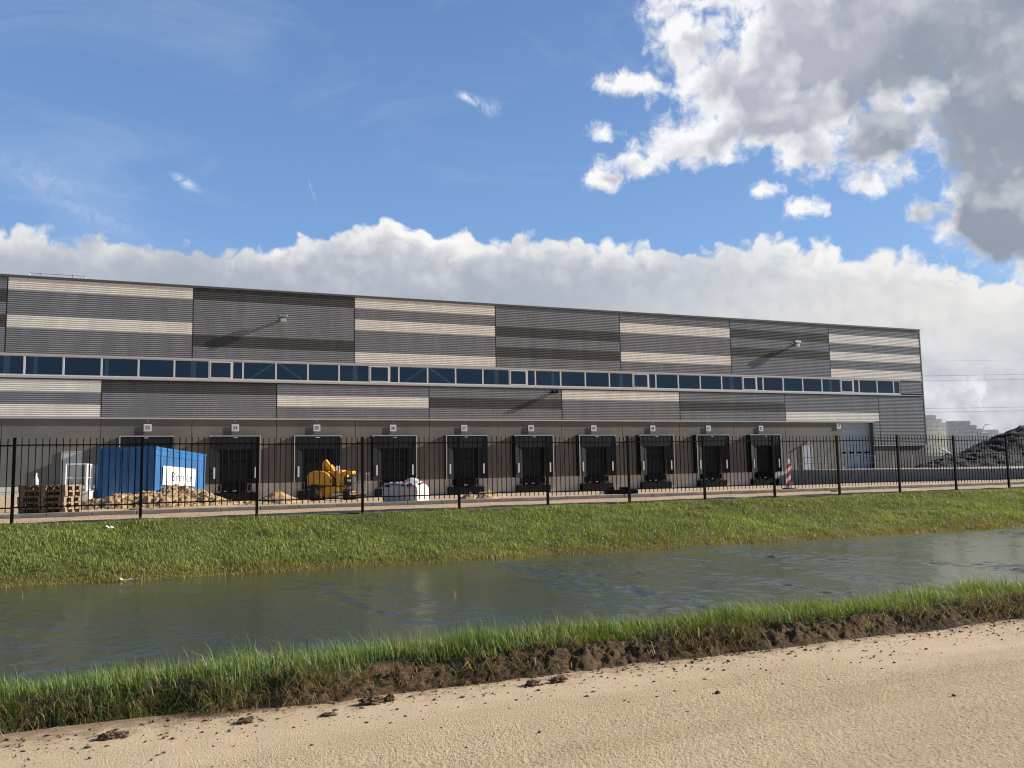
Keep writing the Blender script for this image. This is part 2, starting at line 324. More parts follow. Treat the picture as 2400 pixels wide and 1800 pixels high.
def tag(o, label=None, cat=None, group=None, kind=None):
    for k_, v in (('label', label), ('category', cat), ('group', group), ('kind', kind)):
        if v: o[k_] = v
        elif k_ in o and k_ == 'label': del o[k_]
    return o
def empty(name, loc, rz=0.0, rot=None):
    o = bpy.data.objects.new(name, None); COL.objects.link(o); o.location = loc; o.rotation_euler = rot if rot else (0, 0, rz); o.empty_display_size = 0.2; return o
def copy_tree(o, parent=None):
    c = o.copy(); COL.objects.link(c)
    if parent: c.parent = parent
    for ch in list(o.children): copy_tree(ch, c)
    return c
def text(name, body, size, material, parent, loc, rot, ext=0.003, xs=1.0, align='CENTER', thick=0.007):
    cu = bpy.data.curves.new(name, 'FONT'); cu.body = body; cu.size = size; cu.align_x = align; cu.align_y = 'CENTER'; cu.extrude = ext; cu.offset = size * thick
    cu.materials.append(material); tmp = bpy.data.objects.new(name, cu); COL.objects.link(tmp); bpy.context.view_layer.update()
    me = bpy.data.meshes.new_from_object(tmp.evaluated_get(bpy.context.evaluated_depsgraph_get())); bpy.data.objects.remove(tmp)
    o = bpy.data.objects.new(name, me); COL.objects.link(o); o.parent = parent; o.location = loc; o.rotation_euler = rot; o.scale = (xs, 1, 1); return o

def mesh_np(name, verts, faces, material, smooth=True, cols=None):
    """faces: (n,3) or (n,4) int array"""
    me = bpy.data.meshes.new(name); nv = len(verts); nf, k = faces.shape
    me.vertices.add(nv); me.vertices.foreach_set('co', np.ascontiguousarray(verts, dtype=np.float32).ravel())
    me.loops.add(nf * k); me.loops.foreach_set('vertex_index', np.ascontiguousarray(faces, dtype=np.int32).ravel())
    me.polygons.add(nf); me.polygons.foreach_set('loop_start', np.arange(0, nf * k, k, dtype=np.int32))
    if smooth: me.polygons.foreach_set('use_smooth', np.ones(nf, dtype=bool))
    me.update(calc_edges=True)
    if cols is not None:
        ca = me.color_attributes.new('Col', 'FLOAT_COLOR', 'POINT'); c4 = np.ones((nv, 4), np.float32); c4[:, :3] = cols; ca.data.foreach_set('color', c4.ravel())
    me.materials.append(material); o = bpy.data.objects.new(name, me); COL.objects.link(o); return o
def grid_faces(nx, ny):
    i = np.arange(nx - 1)[:, None] * ny + np.arange(ny - 1)[None, :]; i = i.ravel()
    return np.stack([i, i + ny, i + ny + 1, i + 1], 1)
_LAT = RNG.random((256, 256)).astype(np.float32)
def vnoise(x, y):
    xi = np.floor(x).astype(int); yi = np.floor(y).astype(int); fx = x - xi; fy = y - yi
    fx = fx * fx * (3 - 2 * fx); fy = fy * fy * (3 - 2 * fy); a = _LAT[xi % 256, yi % 256]; b = _LAT[(xi + 1) % 256, yi % 256]; c = _LAT[xi % 256, (yi + 1) % 256]; d = _LAT[(xi + 1) % 256, (yi + 1) % 256]
    return (a * (1 - fx) + b * fx) * (1 - fy) + (c * (1 - fx) + d * fx) * fy
def fbm(x, y, oct=5, gain=0.5, lac=2.03):
    s = 0; a = 1; n = 0
    for i in range(oct): s = s + a * (vnoise(x + 17.3 * i, y + 9.1 * i) - 0.5); n += a; a *= gain; x = x * lac; y = y * lac
    return s / n * 2
def struct(o): o['kind'] = 'structure'; return o

# ------------------------------------------------------------------ terrain
PY = np.array([-60, 6.20, 6.27, 6.36, 6.50, 6.75, 7.1, 8.0, 8.7, 10, 13, 16, 17.7, 19, 20.4, 21.1, 21.6, 23.15])
PZ = np.array([-.03, -.03, 0.01, .075, .135, .155, .12, -.12, -.38, -.85, -1.15, -.85, -.37, 0.02, .42, .585, .61, .675])
def edge_wob(X): return 0.07 * fbm(X * 0.9, X * 0 + 3.3, 4) + 0.03 * fbm(X * 4, X * 0 + 1.3, 3)
def base_z(X, Y):
    return np.interp(Y - np.where(Y < 9, edge_wob(X), 0), PY, PZ)
def yard_z(Y): return 0.74 - (np.minimum(Y, 62) - 23.3) * 0.0261

def ground_mat(name, kind):
    Mt = bpy.data.materials.new(name); Mt.use_nodes = True; Mt.node_tree.nodes.clear(); k = NT(Mt.node_tree)
    out = k.node('ShaderNodeOutputMaterial'); b = k.node('ShaderNodeBsdfPrincipled'); k.l.new(b.outputs[0], out.inputs[0]); b.inputs['Roughness'].default_value = 0.95; b.inputs['Specular IOR Level'].default_value = 0.15
    co = k.node('ShaderNodeTexCoord').outputs['Object']; bn = k.node('ShaderNodeBump'); k.l.new(bn.outputs[0], b.inputs['Normal'])
    if kind == 'road':
        gr = k.noise(co, 62, 3, 0.7); big = k.noise(k.vm('MULTIPLY', co, (0.16, 1.9, 1)), 1.0, 6, 0.6); fine = k.noise(co, 170, 2, 0.6)
        pat = k.noise(k.vm('MULTIPLY', co, (0.35, 0.8, 1)), 1.1, 5, 0.55)
        c = k.ramp(big, [(0.28, (0.495, 0.356, 0.212)), (0.72, (0.660, 0.500, 0.322))])
        c = k.mix(k.m('MULTIPLY', k.smooth(gr, 0.56, 0.74), 0.55), c, (0.70, 0.55, 0.37, 1))
        c = k.mix(k.m('MULTIPLY', k.smooth(gr, 0.45, 0.30), 0.85), c, (0.20, 0.128, 0.07, 1))
        # smoother wind-blown sand near the verge covers the stones
        y = k.sep(co)[1]; sand = k.m('MULTIPLY', k.smooth(k.m('ADD', y, k.m('MULTIPLY', k.m('SUBTRACT', pat, 0.5), 2.4)), 5.0, 5.9), 0.85)
        c = k.mix(sand, c, k.ramp(pat, [(0.3, (0.50, 0.364, 0.228)), (0.7, (0.61, 0.462, 0.304))]))
        cl = k.noise(co, 9, 6, 0.7); near = k.smooth(k.m('ADD', y, k.m('MULTIPLY', k.m('SUBTRACT', cl, 0.5), 1.3)), 5.95, 6.40)
        c = k.mix(k.m('MULTIPLY', near, 0.75), c, (0.19, 0.125, 0.075, 1))
        spk = k.noise(co, 26, 4, 0.75)
        c = k.mix(k.m('MULTIPLY', k.smooth(spk, 0.68, 0.74), k.smooth(y, 3.6, 5.8, 0.15, 0.9)), c, (0.085, 0.055, 0.035, 1))
        k.l.new(c, b.inputs['Base Color']); bn.inputs['Distance'].default_value = 0.022
        k.l.new(k.m('SUBTRACT', 1.0, k.m('MULTIPLY', sand, 0.72)), bn.inputs['Strength'])
        k.l.new(k.m('ADD', gr, k.m('MULTIPLY', fine, 0.4)), bn.inputs['Height'])
    elif kind == 'verge':
        at = k.node('ShaderNodeAttribute'); at.attribute_name = 'Col'; n = k.noise(co, 45, 6, 0.7); n2 = k.noise(co, 5, 6, 0.65)
        c = k.mix(k.smooth(n, 0.3, 0.7), (0.55, 0.55, 0.55, 1), (1.4, 1.4, 1.4, 1)); c = k.mix(1.0, at.outputs['Color'], c, 'MULTIPLY')
        k.l.new(c, b.inputs['Base Color']); bn.inputs['Distance'].default_value = 0.012; bn.inputs['Strength'].default_value = 1.0; k.l.new(n, bn.inputs['Height'])
    elif kind == 'bank':
        n = k.noise(co, 1.3, 7, 0.65); n2 = k.noise(co, 18, 5, 0.7); z = k.sep(co)[2]
        c = k.ramp(n, [(0.3, (0.085, 0.098, 0.024)), (0.7, (0.140, 0.150, 0.036))])
        wet = k.smooth(k.m('ADD', z, k.m('MULTIPLY', k.m('SUBTRACT', n, 0.5), 0.35)), -0.10, -0.30)
        c = k.mix(k.m('MULTIPLY', wet, 0.8), c, (0.150, 0.115, 0.034, 1))
        bed = k.smooth(z, -0.42, -0.75); c = k.mix(bed, c, (0.050, 0.048, 0.026, 1))
        c = k.mix(k.smooth(n2, 0.55, 0.4, 0, 0.6), c, (0.030, 0.034, 0.010, 1))
        k.l.new(c, b.inputs['Base Color']); bn.inputs['Distance'].default_value = 0.03; bn.inputs['Strength'].default_value = 0.7; k.l.new(n2, bn.inputs['Height'])
    elif kind == 'strip':
        n = k.noise(k.vm('MULTIPLY', co, (0.35, 1.5, 1)), 1.6, 7, 0.65); n2 = k.noise(co, 14, 6, 0.7); y = k.sep(co)[1]
        c = k.ramp(n, [(0.3, (0.40, 0.275, 0.165)), (0.7, (0.56, 0.41, 0.265))])
        mud = k.smooth(k.m('SUBTRACT', k.m('MULTIPLY', n2, 1.0), k.m('MULTIPLY', k.m('SUBTRACT', y, 21.1), 0.55)), 0.16, 0.36)
        c = k.mix(k.m('MULTIPLY', mud, 0.85), c, (0.095, 0.068, 0.040, 1))
        c = k.mix(k.m('MULTIPLY', k.smooth(n2, 0.6, 0.75), 0.35), c, (0.24, 0.16, 0.10, 1))
        k.l.new(c, b.inputs['Base Color']); bn.inputs['Distance'].default_value = 0.05; bn.inputs['Strength'].default_value = 0.8; k.l.new(n2, bn.inputs['Height'])
    else:
        n = k.noise(co, 0.35, 7, 0.6); n2 = k.noise(co, 6, 6, 0.7)
        c = k.ramp(n, [(0.3, (0.44, 0.305, 0.185)), (0.7, (0.58, 0.43, 0.285))]); c = k.mix(k.smooth(n2, 0.62, 0.75, 0, 0.5), c, (0.30, 0.21, 0.13, 1))
        k.l.new(c, b.inputs['Base Color']); bn.inputs['Distance'].default_value = 0.06; bn.inputs['Strength'].default_value = 0.7; k.l.new(n2, bn.inputs['Height'])
    return Mt

def sheet(name, xs, ys, zf, material, colf=None):
    X, Y = np.meshgrid(xs, ys, indexing='ij'); Z = zf(X, Y); v = np.stack([X, Y, Z], -1).reshape(-1, 3)
    c = colf(X, Y, Z).reshape(-1, 3) if colf else None
    return struct(mesh_np(name, v, grid_faces(len(xs), len(ys)), material, True, c))

g = MB(); g.add([(-3000, -1500, -2.2), (3000, -1500, -2.2), (3000, 4000, -2.2), (-3000, 4000, -2.2)], [(0, 1, 2, 3)])
struct(g.build('ground', ground_mat('far_ground', 'yard')))
ROAD = ground_mat('sandy_asphalt', 'road')
def road_z(X, Y):
    near = ((X > -1.9) & (X < 9.9) & (Y > 2.7)).astype(float)
    sand = np.clip((Y + 1.3 * fbm(X * .5, Y * .9, 4) - 5.15) / 0.7, 0, 1)
    grain = np.clip(fbm(X * 64, Y * 64, 2, .55), -.6, .6) * 0.0050
    return near * (grain * (1 - 0.80 * sand) + 0.006 * fbm(X * 3, Y * 5, 4))
sheet('road', np.concatenate([[-300, -60, -20, -6], np.arange(-1.8, 9.8, 0.0082), [14, 20, 60, 300]]), np.concatenate([[-40.0, -10, 0, 1.5], np.arange(2.75, 6.42, 0.0082)]), road_z, ROAD)

# near verge: torn mud edge, crest, slope into the ditch
VXS = np.concatenate([[-300, -80, -30, -14, -8], np.arange(-4, 13, 0.016), [14, 18, 24, 40, 80, 300]])
VYS = np.concatenate([np.arange(6.0, 7.6, 0.013), np.arange(7.62, 9.25, 0.1), [9.25]])
def verge_z(X, Y):
    z = base_z(X, Y); e = edge_wob(X)
    inm = np.clip((Y - e - 6.20) / 0.08, 0, 1); lump = np.clip(1 - np.abs(Y - e - 6.42) / 0.26, 0, 1)
    rough = 0.045 * fbm(X * 5, Y * 6, 5, 0.65) + 0.042 * fbm(X * 15, Y * 17, 4, 0.72) + 0.02 * np.abs(fbm(X * 9 + 40, Y * 11, 4, 0.6))
    gouge = 0.07 * np.exp(-((X - 1.75) / 0.45) ** 2) * np.clip(1 - np.abs(Y - e - 6.5) / 0.13, 0, 1) + np.clip(fbm(X * 0.75 + 5, Y * 0.3 + 2, 3) - 0.05, 0, 1) * 0.42 * lump
    z = z + rough * (0.25 + 1.1 * lump) * inm - gouge
    return np.where(Y < 9.3, z, base_z(X, Y))
def verge_c(X, Y, Z):
    e = edge_wob(X); grass = np.clip((Y - e - 6.60 + 0.16 * fbm(X * 3, Y * 3, 4)) / 0.12, 0, 1)[..., None]
    wet = np.clip(0.5 + 0.8 * fbm(X * 2.3 + 11, Y * 3, 5), 0, 1)[..., None]
    mud = np.array([0.135, 0.086, 0.046]) * wet + np.array([0.042, 0.028, 0.016]) * (1 - wet)
    gc = np.array([0.030, 0.040, 0.012])
    bed = np.clip((-0.25 - Z) / 0.3, 0, 1)[..., None]
    c = mud * (1 - grass) + gc * grass
    return c * (1 - bed) + np.array([0.035, 0.033, 0.018]) * bed
sheet('verge', VXS, VYS, verge_z, ground_mat('verge_mud', 'verge'), verge_c)

BXS = np.concatenate([[-300, -100, -40, -20], np.arange(-12, 44, 0.2), [50, 70, 120, 300]]); BYS = np.concatenate([np.arange(9.25, 17, 0.5), np.arange(17, 21.5, 0.12)])
def bank_z(X, Y):
    a = np.clip((Y - 16) / 2, 0, 1)
    return base_z(X, Y) + a * (0.075 * fbm(X * 0.5, Y * 0.9, 4) + 0.03 * fbm(X * 2.5, Y * 2.5, 4)) * np.clip((21.6 - Y) / 0.6, 0.2, 1)
sheet('bank', BXS, BYS, bank_z, ground_mat('bank_soil', 'bank'))
def strip_z(X, Y): return base_z(X, Y) + 0.035 * fbm(X * 1.2, Y * 2.5, 5) * np.clip((23.3 - Y) / 0.5, 0, 1)
sheet('sand_strip', np.concatenate([[-300, -60, -20], np.arange(-10, 44, 0.1), [60, 300]]), np.arange(21.30, 23.16, 0.06), strip_z, ground_mat('strip_sand', 'strip'))
def yz(X, Y):
    b = 0.05 * fbm(X * 0.8, Y * 0.8, 5) * np.clip((Y - 23.3) / 1.5, 0, 1) * np.clip((61 - Y) / 3, 0, 1)
    # sand banked up against the end of the far landing
    ramp = np.clip((Y - 34.2) / 3.0, 0, 1) * np.clip((-3.9 - X) / 0.8, 0, 1) * np.clip((37.6 - Y) / 0.05, 0, 1)
    return yard_z(Y) + b + ramp * (1.0 - yard_z(Y))
sheet('yard', np.concatenate([[-300, -100, -40], np.arange(-14, 60, 0.3), [100, 300]]), np.concatenate([np.arange(23.27, 62.3, 0.3), [62.5, 100, 600]]), yz, ground_mat('yard_sand', 'yard'))
# kerb
kb = MB()
for i in range(-60, 110): kb.box(i * 1.0 + 0.006, i * 1.0 + 0.994, 23.14, 23.29, 0.45, 0.775 + 0.004 * random.uniform(-1, 1))
struct(kb.build('kerb', M['kerb'], bevel=0.012))

# water
def water_mat():
    Mt = bpy.data.materials.new('ditch_water'); Mt.use_nodes = True; Mt.node_tree.nodes.clear(); k = NT(Mt.node_tree)
    out = k.node('ShaderNodeOutputMaterial'); co = k.node('ShaderNodeTexCoord').outputs['Object']
    gl = k.node('ShaderNodeBsdfGlossy'); gl.inputs['Roughness'].default_value = 0.16; gl.inputs['Color'].default_value = (0.92, 0.88, 0.72, 1)
    df = k.node('ShaderNodeBsdfDiffuse'); df.inputs['Color'].default_value = (0.072, 0.086, 0.055, 1)
    tr = k.node('ShaderNodeBsdfTransparent'); tr.inputs[0].default_value = (0.80, 0.80, 0.55, 1)
    body = k.node('ShaderNodeMixShader'); body.inputs[0].default_value = 0.52; k.l.new(tr.outputs[0], body.inputs[1]); k.l.new(df.outputs[0], body.inputs[2])
    fr = k.node('ShaderNodeFresnel'); fr.inputs[0].default_value = 1.33
    mx = k.node('ShaderNodeMixShader'); k.l.new(k.m('ADD', k.m('MULTIPLY', fr.outputs[0], 1.15), 0.03, clamp=True), mx.inputs[0]); k.l.new(body.outputs[0], mx.inputs[1]); k.l.new(gl.outputs[0], mx.inputs[2]); k.l.new(mx.outputs[0], out.inputs[0])
    rot = k.node('ShaderNodeVectorRotate', rotation_type='Z_AXIS'); k.l.new(co, rot.inputs['Vector']); rot.inputs['Angle'].default_value = math.radians(24)
    v = rot.outputs[0]
    n1 = k.noise(k.vm('MULTIPLY', v, (0.9, 3.6, 1)), 1.6, 4, 0.55, 0.4); n2 = k.noise(k.vm('MULTIPLY', v, (2.2, 6.5, 1)), 2.2, 4, 0.6, 0.3)
    # gusts: calm water on the near side, ruffled further along the ditch
    gust = k.noise(k.vm('MULTIPLY', v, (0.14, 0.7, 1)), 1.2, 5, 0.6, 0.5); x = k.sep(co)[0]
    amp = k.m('MULTIPLY', k.smooth(gust, 0.38, 0.62, 0.16, 1.0), k.smooth(x, 0.0, 13.0, 0.35, 1.15))
    h = k.m('MULTIPLY', k.m('ADD', n1, k.m('MULTIPLY', n2, 0.45)), amp)
    bn = k.node('ShaderNodeBump'); bn.inputs['Strength'].default_value = 1.0; bn.inputs['Distance'].default_value = 0.006; k.l.new(n2, bn.inputs['Height'])
    k.l.new(bn.outputs[0], gl.inputs['Normal']); k.l.new(bn.outputs[0], fr.inputs['Normal'])
    return Mt
def water_z(X, Y):
    a = math.radians(8); U = X * math.cos(a) + Y * math.sin(a); V = -X * math.sin(a) + Y * math.cos(a)
    gust = np.clip(0.50 + 1.7 * fbm(U * 0.95 + 3, V * 0.22, 4, .55), 0.05, 1.3)
    amp = gust * np.interp(X - 0.35 * (Y - 12), [-3, 2, 7, 14, 40], [0.48, 0.60, 0.85, 1.05, 1.1]) * np.clip((17.9 - Y) / 1.2, 0.25, 1)
    h = 0.60 * fbm(U * 2.3, V * 1.6, 2, .5) + 0.45 * fbm(U * 5.0 + 7, V * 3.4, 2, .5) + 0.22 * fbm(U * 9 + 1, V * 7, 2, .5)
    return -.35 + 0.050 * amp * h * ((X > -4.5) & (X < 27.5))
sheet('water', np.concatenate([[-300, -60, -12], np.arange(-5, 28, 0.04), [40, 90, 300]]), np.arange(8.0, 18.6, 0.024), water_z, water_mat())

# ------------------------------------------------------------------ grass (countless: stuff)
def grass_mat(name, transl=0.35):
    Mt = bpy.data.materials.new(name); Mt.use_nodes = True; Mt.node_tree.nodes.clear(); k = NT(Mt.node_tree)
    out = k.node('ShaderNodeOutputMaterial'); at = k.node('ShaderNodeAttribute'); at.attribute_name = 'Col'
    b = k.node('ShaderNodeBsdfPrincipled'); k.l.new(at.outputs['Color'], b.inputs['Base Color']); b.inputs['Roughness'].default_value = 0.5; b.inputs['Specular IOR Level'].default_value = 0.28
    t = k.node('ShaderNodeBsdfTranslucent'); k.l.new(k.mix(1.0, at.outputs['Color'], (1.25, 1.15, 0.5, 1), 'MULTIPLY'), t.inputs[0])
    mx = k.node('ShaderNodeMixShader'); mx.inputs[0].default_value = transl; k.l.new(b.outputs[0], mx.inputs[1]); k.l.new(t.outputs[0], mx.inputs[2]); k.l.new(mx.outputs[0], out.inputs[0]); return Mt
def blades(name, bx, by, bz, h, wd, ang, lean, cols, material, droop=None):
    n = len(bx); ca, sa = np.cos(ang), np.sin(ang); fa = ang + np.pi / 2 + RNG.uniform(-0.9, 0.9, n); fx, fy = np.cos(fa) * wd / 2, np.sin(fa) * wd / 2
    droop = 0 if droop is None else droop
    mx_, my_, mz_ = bx + ca * lean * h * 0.30, by + sa * lean * h * 0.30, bz + h * 0.56 * np.sqrt(np.clip(1 - (lean * 0.5) ** 2, .1, 1))
    tx, ty, tz = bx + ca * lean * h, by + sa * lean * h, bz + h * np.sqrt(np.clip(1 - lean ** 2 * 0.82, 0.015, 1)) - droop * h
    v = np.empty((n, 5, 3), np.float32)
    v[:, 0] = np.stack([bx - fx, by - fy, bz], 1); v[:, 1] = np.stack([bx + fx, by + fy, bz], 1)
    v[:, 2] = np.stack([mx_ - fx * .8, my_ - fy * .8, mz_], 1); v[:, 3] = np.stack([mx_ + fx * .8, my_ + fy * .8, mz_], 1); v[:, 4] = np.stack([tx, ty, tz], 1)
    b = (np.arange(n) * 5)[:, None]; f = np.stack([b + [[0, 1, 3]], b + [[0, 3, 2]], b + [[2, 3, 4]]], 1).reshape(-1, 3)
    return mesh_np(name, v.reshape(-1, 3), f, material, False, np.repeat(cols, 5, 0))
GM = grass_mat('grass_blade')
def pick(n, cols, wts):
    c = np.array(cols)[RNG.choice(len(cols), n, p=np.array(wts) / sum(wts))]; return c * RNG.uniform(0.7, 1.3, (n, 1))
# verge tufts
n = 85000
bx = RNG.uniform(-4, 13, n); e = edge_wob(bx); by = 6.32 + e + RNG.beta(1.25, 1.6, n) * 1.7
front = by - e; keep = (front > 6.36) & (front > 6.51 + 0.15 * fbm(bx * 1.4, by * 0.4 + 8, 4) + 0.08 * fbm(bx * 6, by * 6, 3) - 0.22 * np.clip((1.3 - bx) / 1.2, 0, 1) + 0.13 * np.exp(-((bx - 1.75) / 0.5) ** 2)) & (RNG.random(n) < 0.72 + 0.6 * fbm(bx * 2.2, by * 2.2 + 30, 3))
bx, by = bx[keep], by[keep]; n = len(bx); bz = verge_z(bx, by) - 0.01
hh = RNG.gamma(7, 1, n) / 7 * (0.120 + 0.045 * fbm(bx * 0.9 + 3, by, 3)) * (1 + 0.65 * np.clip(fbm(bx * 2.5, by * 2 + 50, 3), -1, 1))
gc = pick(n, [(0.122, 0.202, 0.044), (0.158, 0.242, 0.062), (0.080, 0.146, 0.034), (0.24, 0.26, 0.090), (0.40, 0.31, 0.15)], [5, 4, 4, 2, 0.9])
tag(blades('verge_grass', bx, by, bz, hh, RNG.uniform(0.003, 0.0062, n), RNG.normal(2.9, 0.9, n) + 1.6 * fbm(bx * 1.8 + 60, by * 1.8, 3), np.clip(np.abs(RNG.normal(0.50, 0.24, n) + 0.65 * fbm(bx * 2.6 + 90, by * 2.6, 3)), 0.02, 0.97), gc, GM), 'long fresh green grass along the ditch crest above the torn mud edge', 'grass', kind='stuff')
# flattened straw over the torn mud
n = 42000
bx = RNG.uniform(-4, 13, n); e = edge_wob(bx); by = 6.24 + e + RNG.beta(1.5, 1.5, n) * 0.44
keep = RNG.random(n) < (1 - 0.75 * np.exp(-((bx - 1.75) / 0.5) ** 2)) * np.clip(0.18 + 0.75 * fbm(bx * 1.1, by * 2.0, 4) + 0.65 * np.clip((1.6 - bx) / 2.5, 0, 1), 0.05, 1)
bx, by = bx[keep], by[keep]; n = len(bx); bz = verge_z(bx, by) + 0.004
sc_ = pick(n, [(0.33, 0.25, 0.125), (0.20, 0.145, 0.075), (0.12, 0.115, 0.04), (0.42, 0.34, 0.19), (0.075, 0.115, 0.03)], [3, 4, 2, 1.6, 2])
tag(blades('dry_grass', bx, by, bz, RNG.gamma(5, 1, n) / 5 * 0.10, RNG.uniform(0.003, 0.0065, n), RNG.normal(-1.3, 1.3, n), np.clip(RNG.normal(1.05, 0.10, n), 0.5, 1.12), sc_, GM, droop=RNG.uniform(-0.05, 0.2, n)), 'flattened dry straw and torn grass lying over the muddy edge', 'dry grass', kind='stuff')
# far bank turf
n = 270000
bx = RNG.uniform(-8, 36, n); by = RNG.uniform(17.55, 21.5, n); edge = 21.12 + 0.30 * fbm(bx * 0.8, bx * 0 + 4, 4) + 0.16 * fbm(bx * 4, by * 4, 3)
keep = (by < edge) & (RNG.random(n) < 0.92 + 0.5 * fbm(bx * 1.5, by * 1.5, 3)); bx, by = bx[keep], by[keep]; n = len(bx); bz = bank_z(bx, by) - 0.01
dry = np.clip(1.05 - (by - 17.55) / (0.78 + 0.55 * fbm(bx * 0.6, by * 0.3, 3)) + 0.35 * fbm(bx * 1.3, by * 2, 4), 0, 1)[:, None] * 0.85
gcol = pick(n, [(0.178, 0.228, 0.048), (0.220, 0.268, 0.060), (0.130, 0.178, 0.038), (0.28, 0.26, 0.090)], [5, 4, 3, 1.2]); ycol = pick(n, [(0.27, 0.19, 0.055), (0.36, 0.255, 0.10), (0.165, 0.150, 0.042)], [4, 2, 3])
patch = (1.06 + 0.42 * fbm(bx * 0.45 + 20, by * 0.9, 3) + 0.30 * fbm(bx * 1.9, by * 2.4 + 5, 3))[:, None]
gcol = gcol * (1 - dry) * patch + ycol * dry
hh = RNG.gamma(6, 1, n) / 6 * 0.062 * (1 + 0.8 * fbm(bx * 1.5 + 9, by * 1.8, 3))
tag(blades('bank_grass', bx, by, bz, hh, RNG.uniform(0.006, 0.014, n), RNG.normal(2.6, 1.0, n), np.clip(np.abs(RNG.normal(0.45, 0.28, n)), 0.02, 0.97), gcol, GM), 'short green turf on the far ditch bank yellowing at the waterline', 'grass', kind='stuff')
# a few lone stalks standing in the ditch
def stalks():
    o = []
    for (x, y, h) in ((-0.7, 16.9, .3), (0.8, 17.1, .34), (1.25, 17.2, .28), (-2.3, 16.3, .24), (4.0, 12.6, .3), (6.6, 12.4, .24)): o.append((x, y, h))
    return o
a = np.array(stalks()); a = np.repeat(a, 4, 0); k_ = len(a)
tag(blades('ditch_reeds', a[:, 0] + RNG.normal(0, .06, k_), a[:, 1] + RNG.normal(0, .06, k_), np.full(k_, -.36), a[:, 2] * RNG.uniform(.5, 1.1, k_), np.full(k_, .008), RNG.uniform(0, 6.3, k_), RNG.uniform(.2, .9, k_), pick(k_, [(0.20, 0.19, 0.06)], [1]), GM), 'thin reed stalks poking out of the ditch water', 'reeds', kind='stuff')

# ------------------------------------------------------------------ the warehouse
YW = 62.0; X0, X1 = -44.95, 69.35
WH = empty('warehouse', (12, YW, -0.27)); tag(WH, 'long warehouse clad in grey, charcoal and cream ribbed metal over brown concrete', 'warehouse')
WO = (-12, -YW, 0.27)   # children keep world coordinates
def wpart(mb, name, m, parent=None, **kw):
    o = mb.build(name, m, parent or WH, loc=(0, 0, 0) if parent else WO, **kw); return o
PITCH = 0.1417
def ribs(mb, x0, x1, z0, z1):
    n = max(1, round((z1 - z0) / PITCH)); p = (z1 - z0) / n; yi, yo = YW - 0.002, YW - 0.056
    prof = []
    for i in range(n):
        z = z0 + i * p; prof += [(yi, z), (yi, z + p * .30), (yo, z + p * .42), (yo, z + p * .62)]
    prof.append((yi, z1))
    vs = [(x0, y, z) for y, z in prof] + [(x1, y, z) for y, z in prof]; m = len(prof)
    mb.add(vs, [(i, m + i, m + i + 1, i + 1) for i in range(m - 1)])
CM = {'g': M['clad_grey'], 'd': M['clad_dark'], 'b': M['clad_beige']}; CN = {'d': 'charcoal_band', 'b': 'cream_band'}
def panel(x0, x1, levels, code):
    """levels: z edges from the top down; code: one letter per level (g grey, d charcoal, b cream)"""
    x0 += 0.035; x1 -= 0.035; gm = MB(); others = []
    runs = []
    for i, c in enumerate(code):
        if runs and runs[-1][0] == c: runs[-1][2] = levels[i + 1]
        else: runs.append([c, levels[i], levels[i + 1]])
    for c, zt, zb in runs:
        if c == 'g': ribs(gm, x0, x1, zb, zt)
        else: others.append((c, zb, zt))
    p = wpart(gm, 'cladding_panel', CM['g'], recalc=False)
    for c, zb, zt in others:
        mb = MB(); ribs(mb, x0, x1, zb, zt); wpart(mb, CN[c], CM[c], p, recalc=False)
UL = [14.80, 13.96, 13.11, 12.28, 11.44, 10.60, 9.77]
for i, code in enumerate(['bgbggb', 'gdgggd', 'bggbgg', 'gdgdgg'][-3:] ): pass
UP = [(-44.95, 'bgbggb'), (-33.55, 'gdggdg'), (-22.15, 'gdgdgg'), (-10.75, 'bggbgg'), (0.65, 'dgggdg'), (12.05, 'bgbggb'), (23.45, 'ggdgdg'), (34.85, 'gbggbg'), (46.25, 'gdgdgg'), (57.65, 'gbgbgb')]
for x, c in UP: panel(x, x + 11.4 if x < 57 else 69.30, UL, c)
LL = [8.06, 7.24, 6.42, 5.58]
LP = [(-44.95, 'gdg', -27.8), (-27.8, 'gdg', -16.4), (-16.4, 'bgb', -5.0), (-5.0, 'dgg', 6.42), (6.42, 'gbg', 17.85), (17.85, 'gdg', 29.2), (29.2, 'bgg', 40.6), (40.6, 'gdg', 52.05), (52.05, 'ggb', 63.40), (63.40, 'ggg', 69.30)]
for x, c, x2 in LP: panel(x, x2, LL, c)
mb = MB(); ribs(mb, 63.44, 69.28, 3.30, 5.57); wpart(mb, 'cladding_panel', CM['g'], recalc=False)
mb = MB(); ribs(mb, 62.62, 63.36, 3.30, 5.57); wpart(mb, 'cladding_panel', CM['g'], recalc=False)
mb = MB(); ribs(mb, 66.45, 69.28, 8.34, 9.60); wpart(mb, 'cladding_panel', CM['g'], recalc=False)
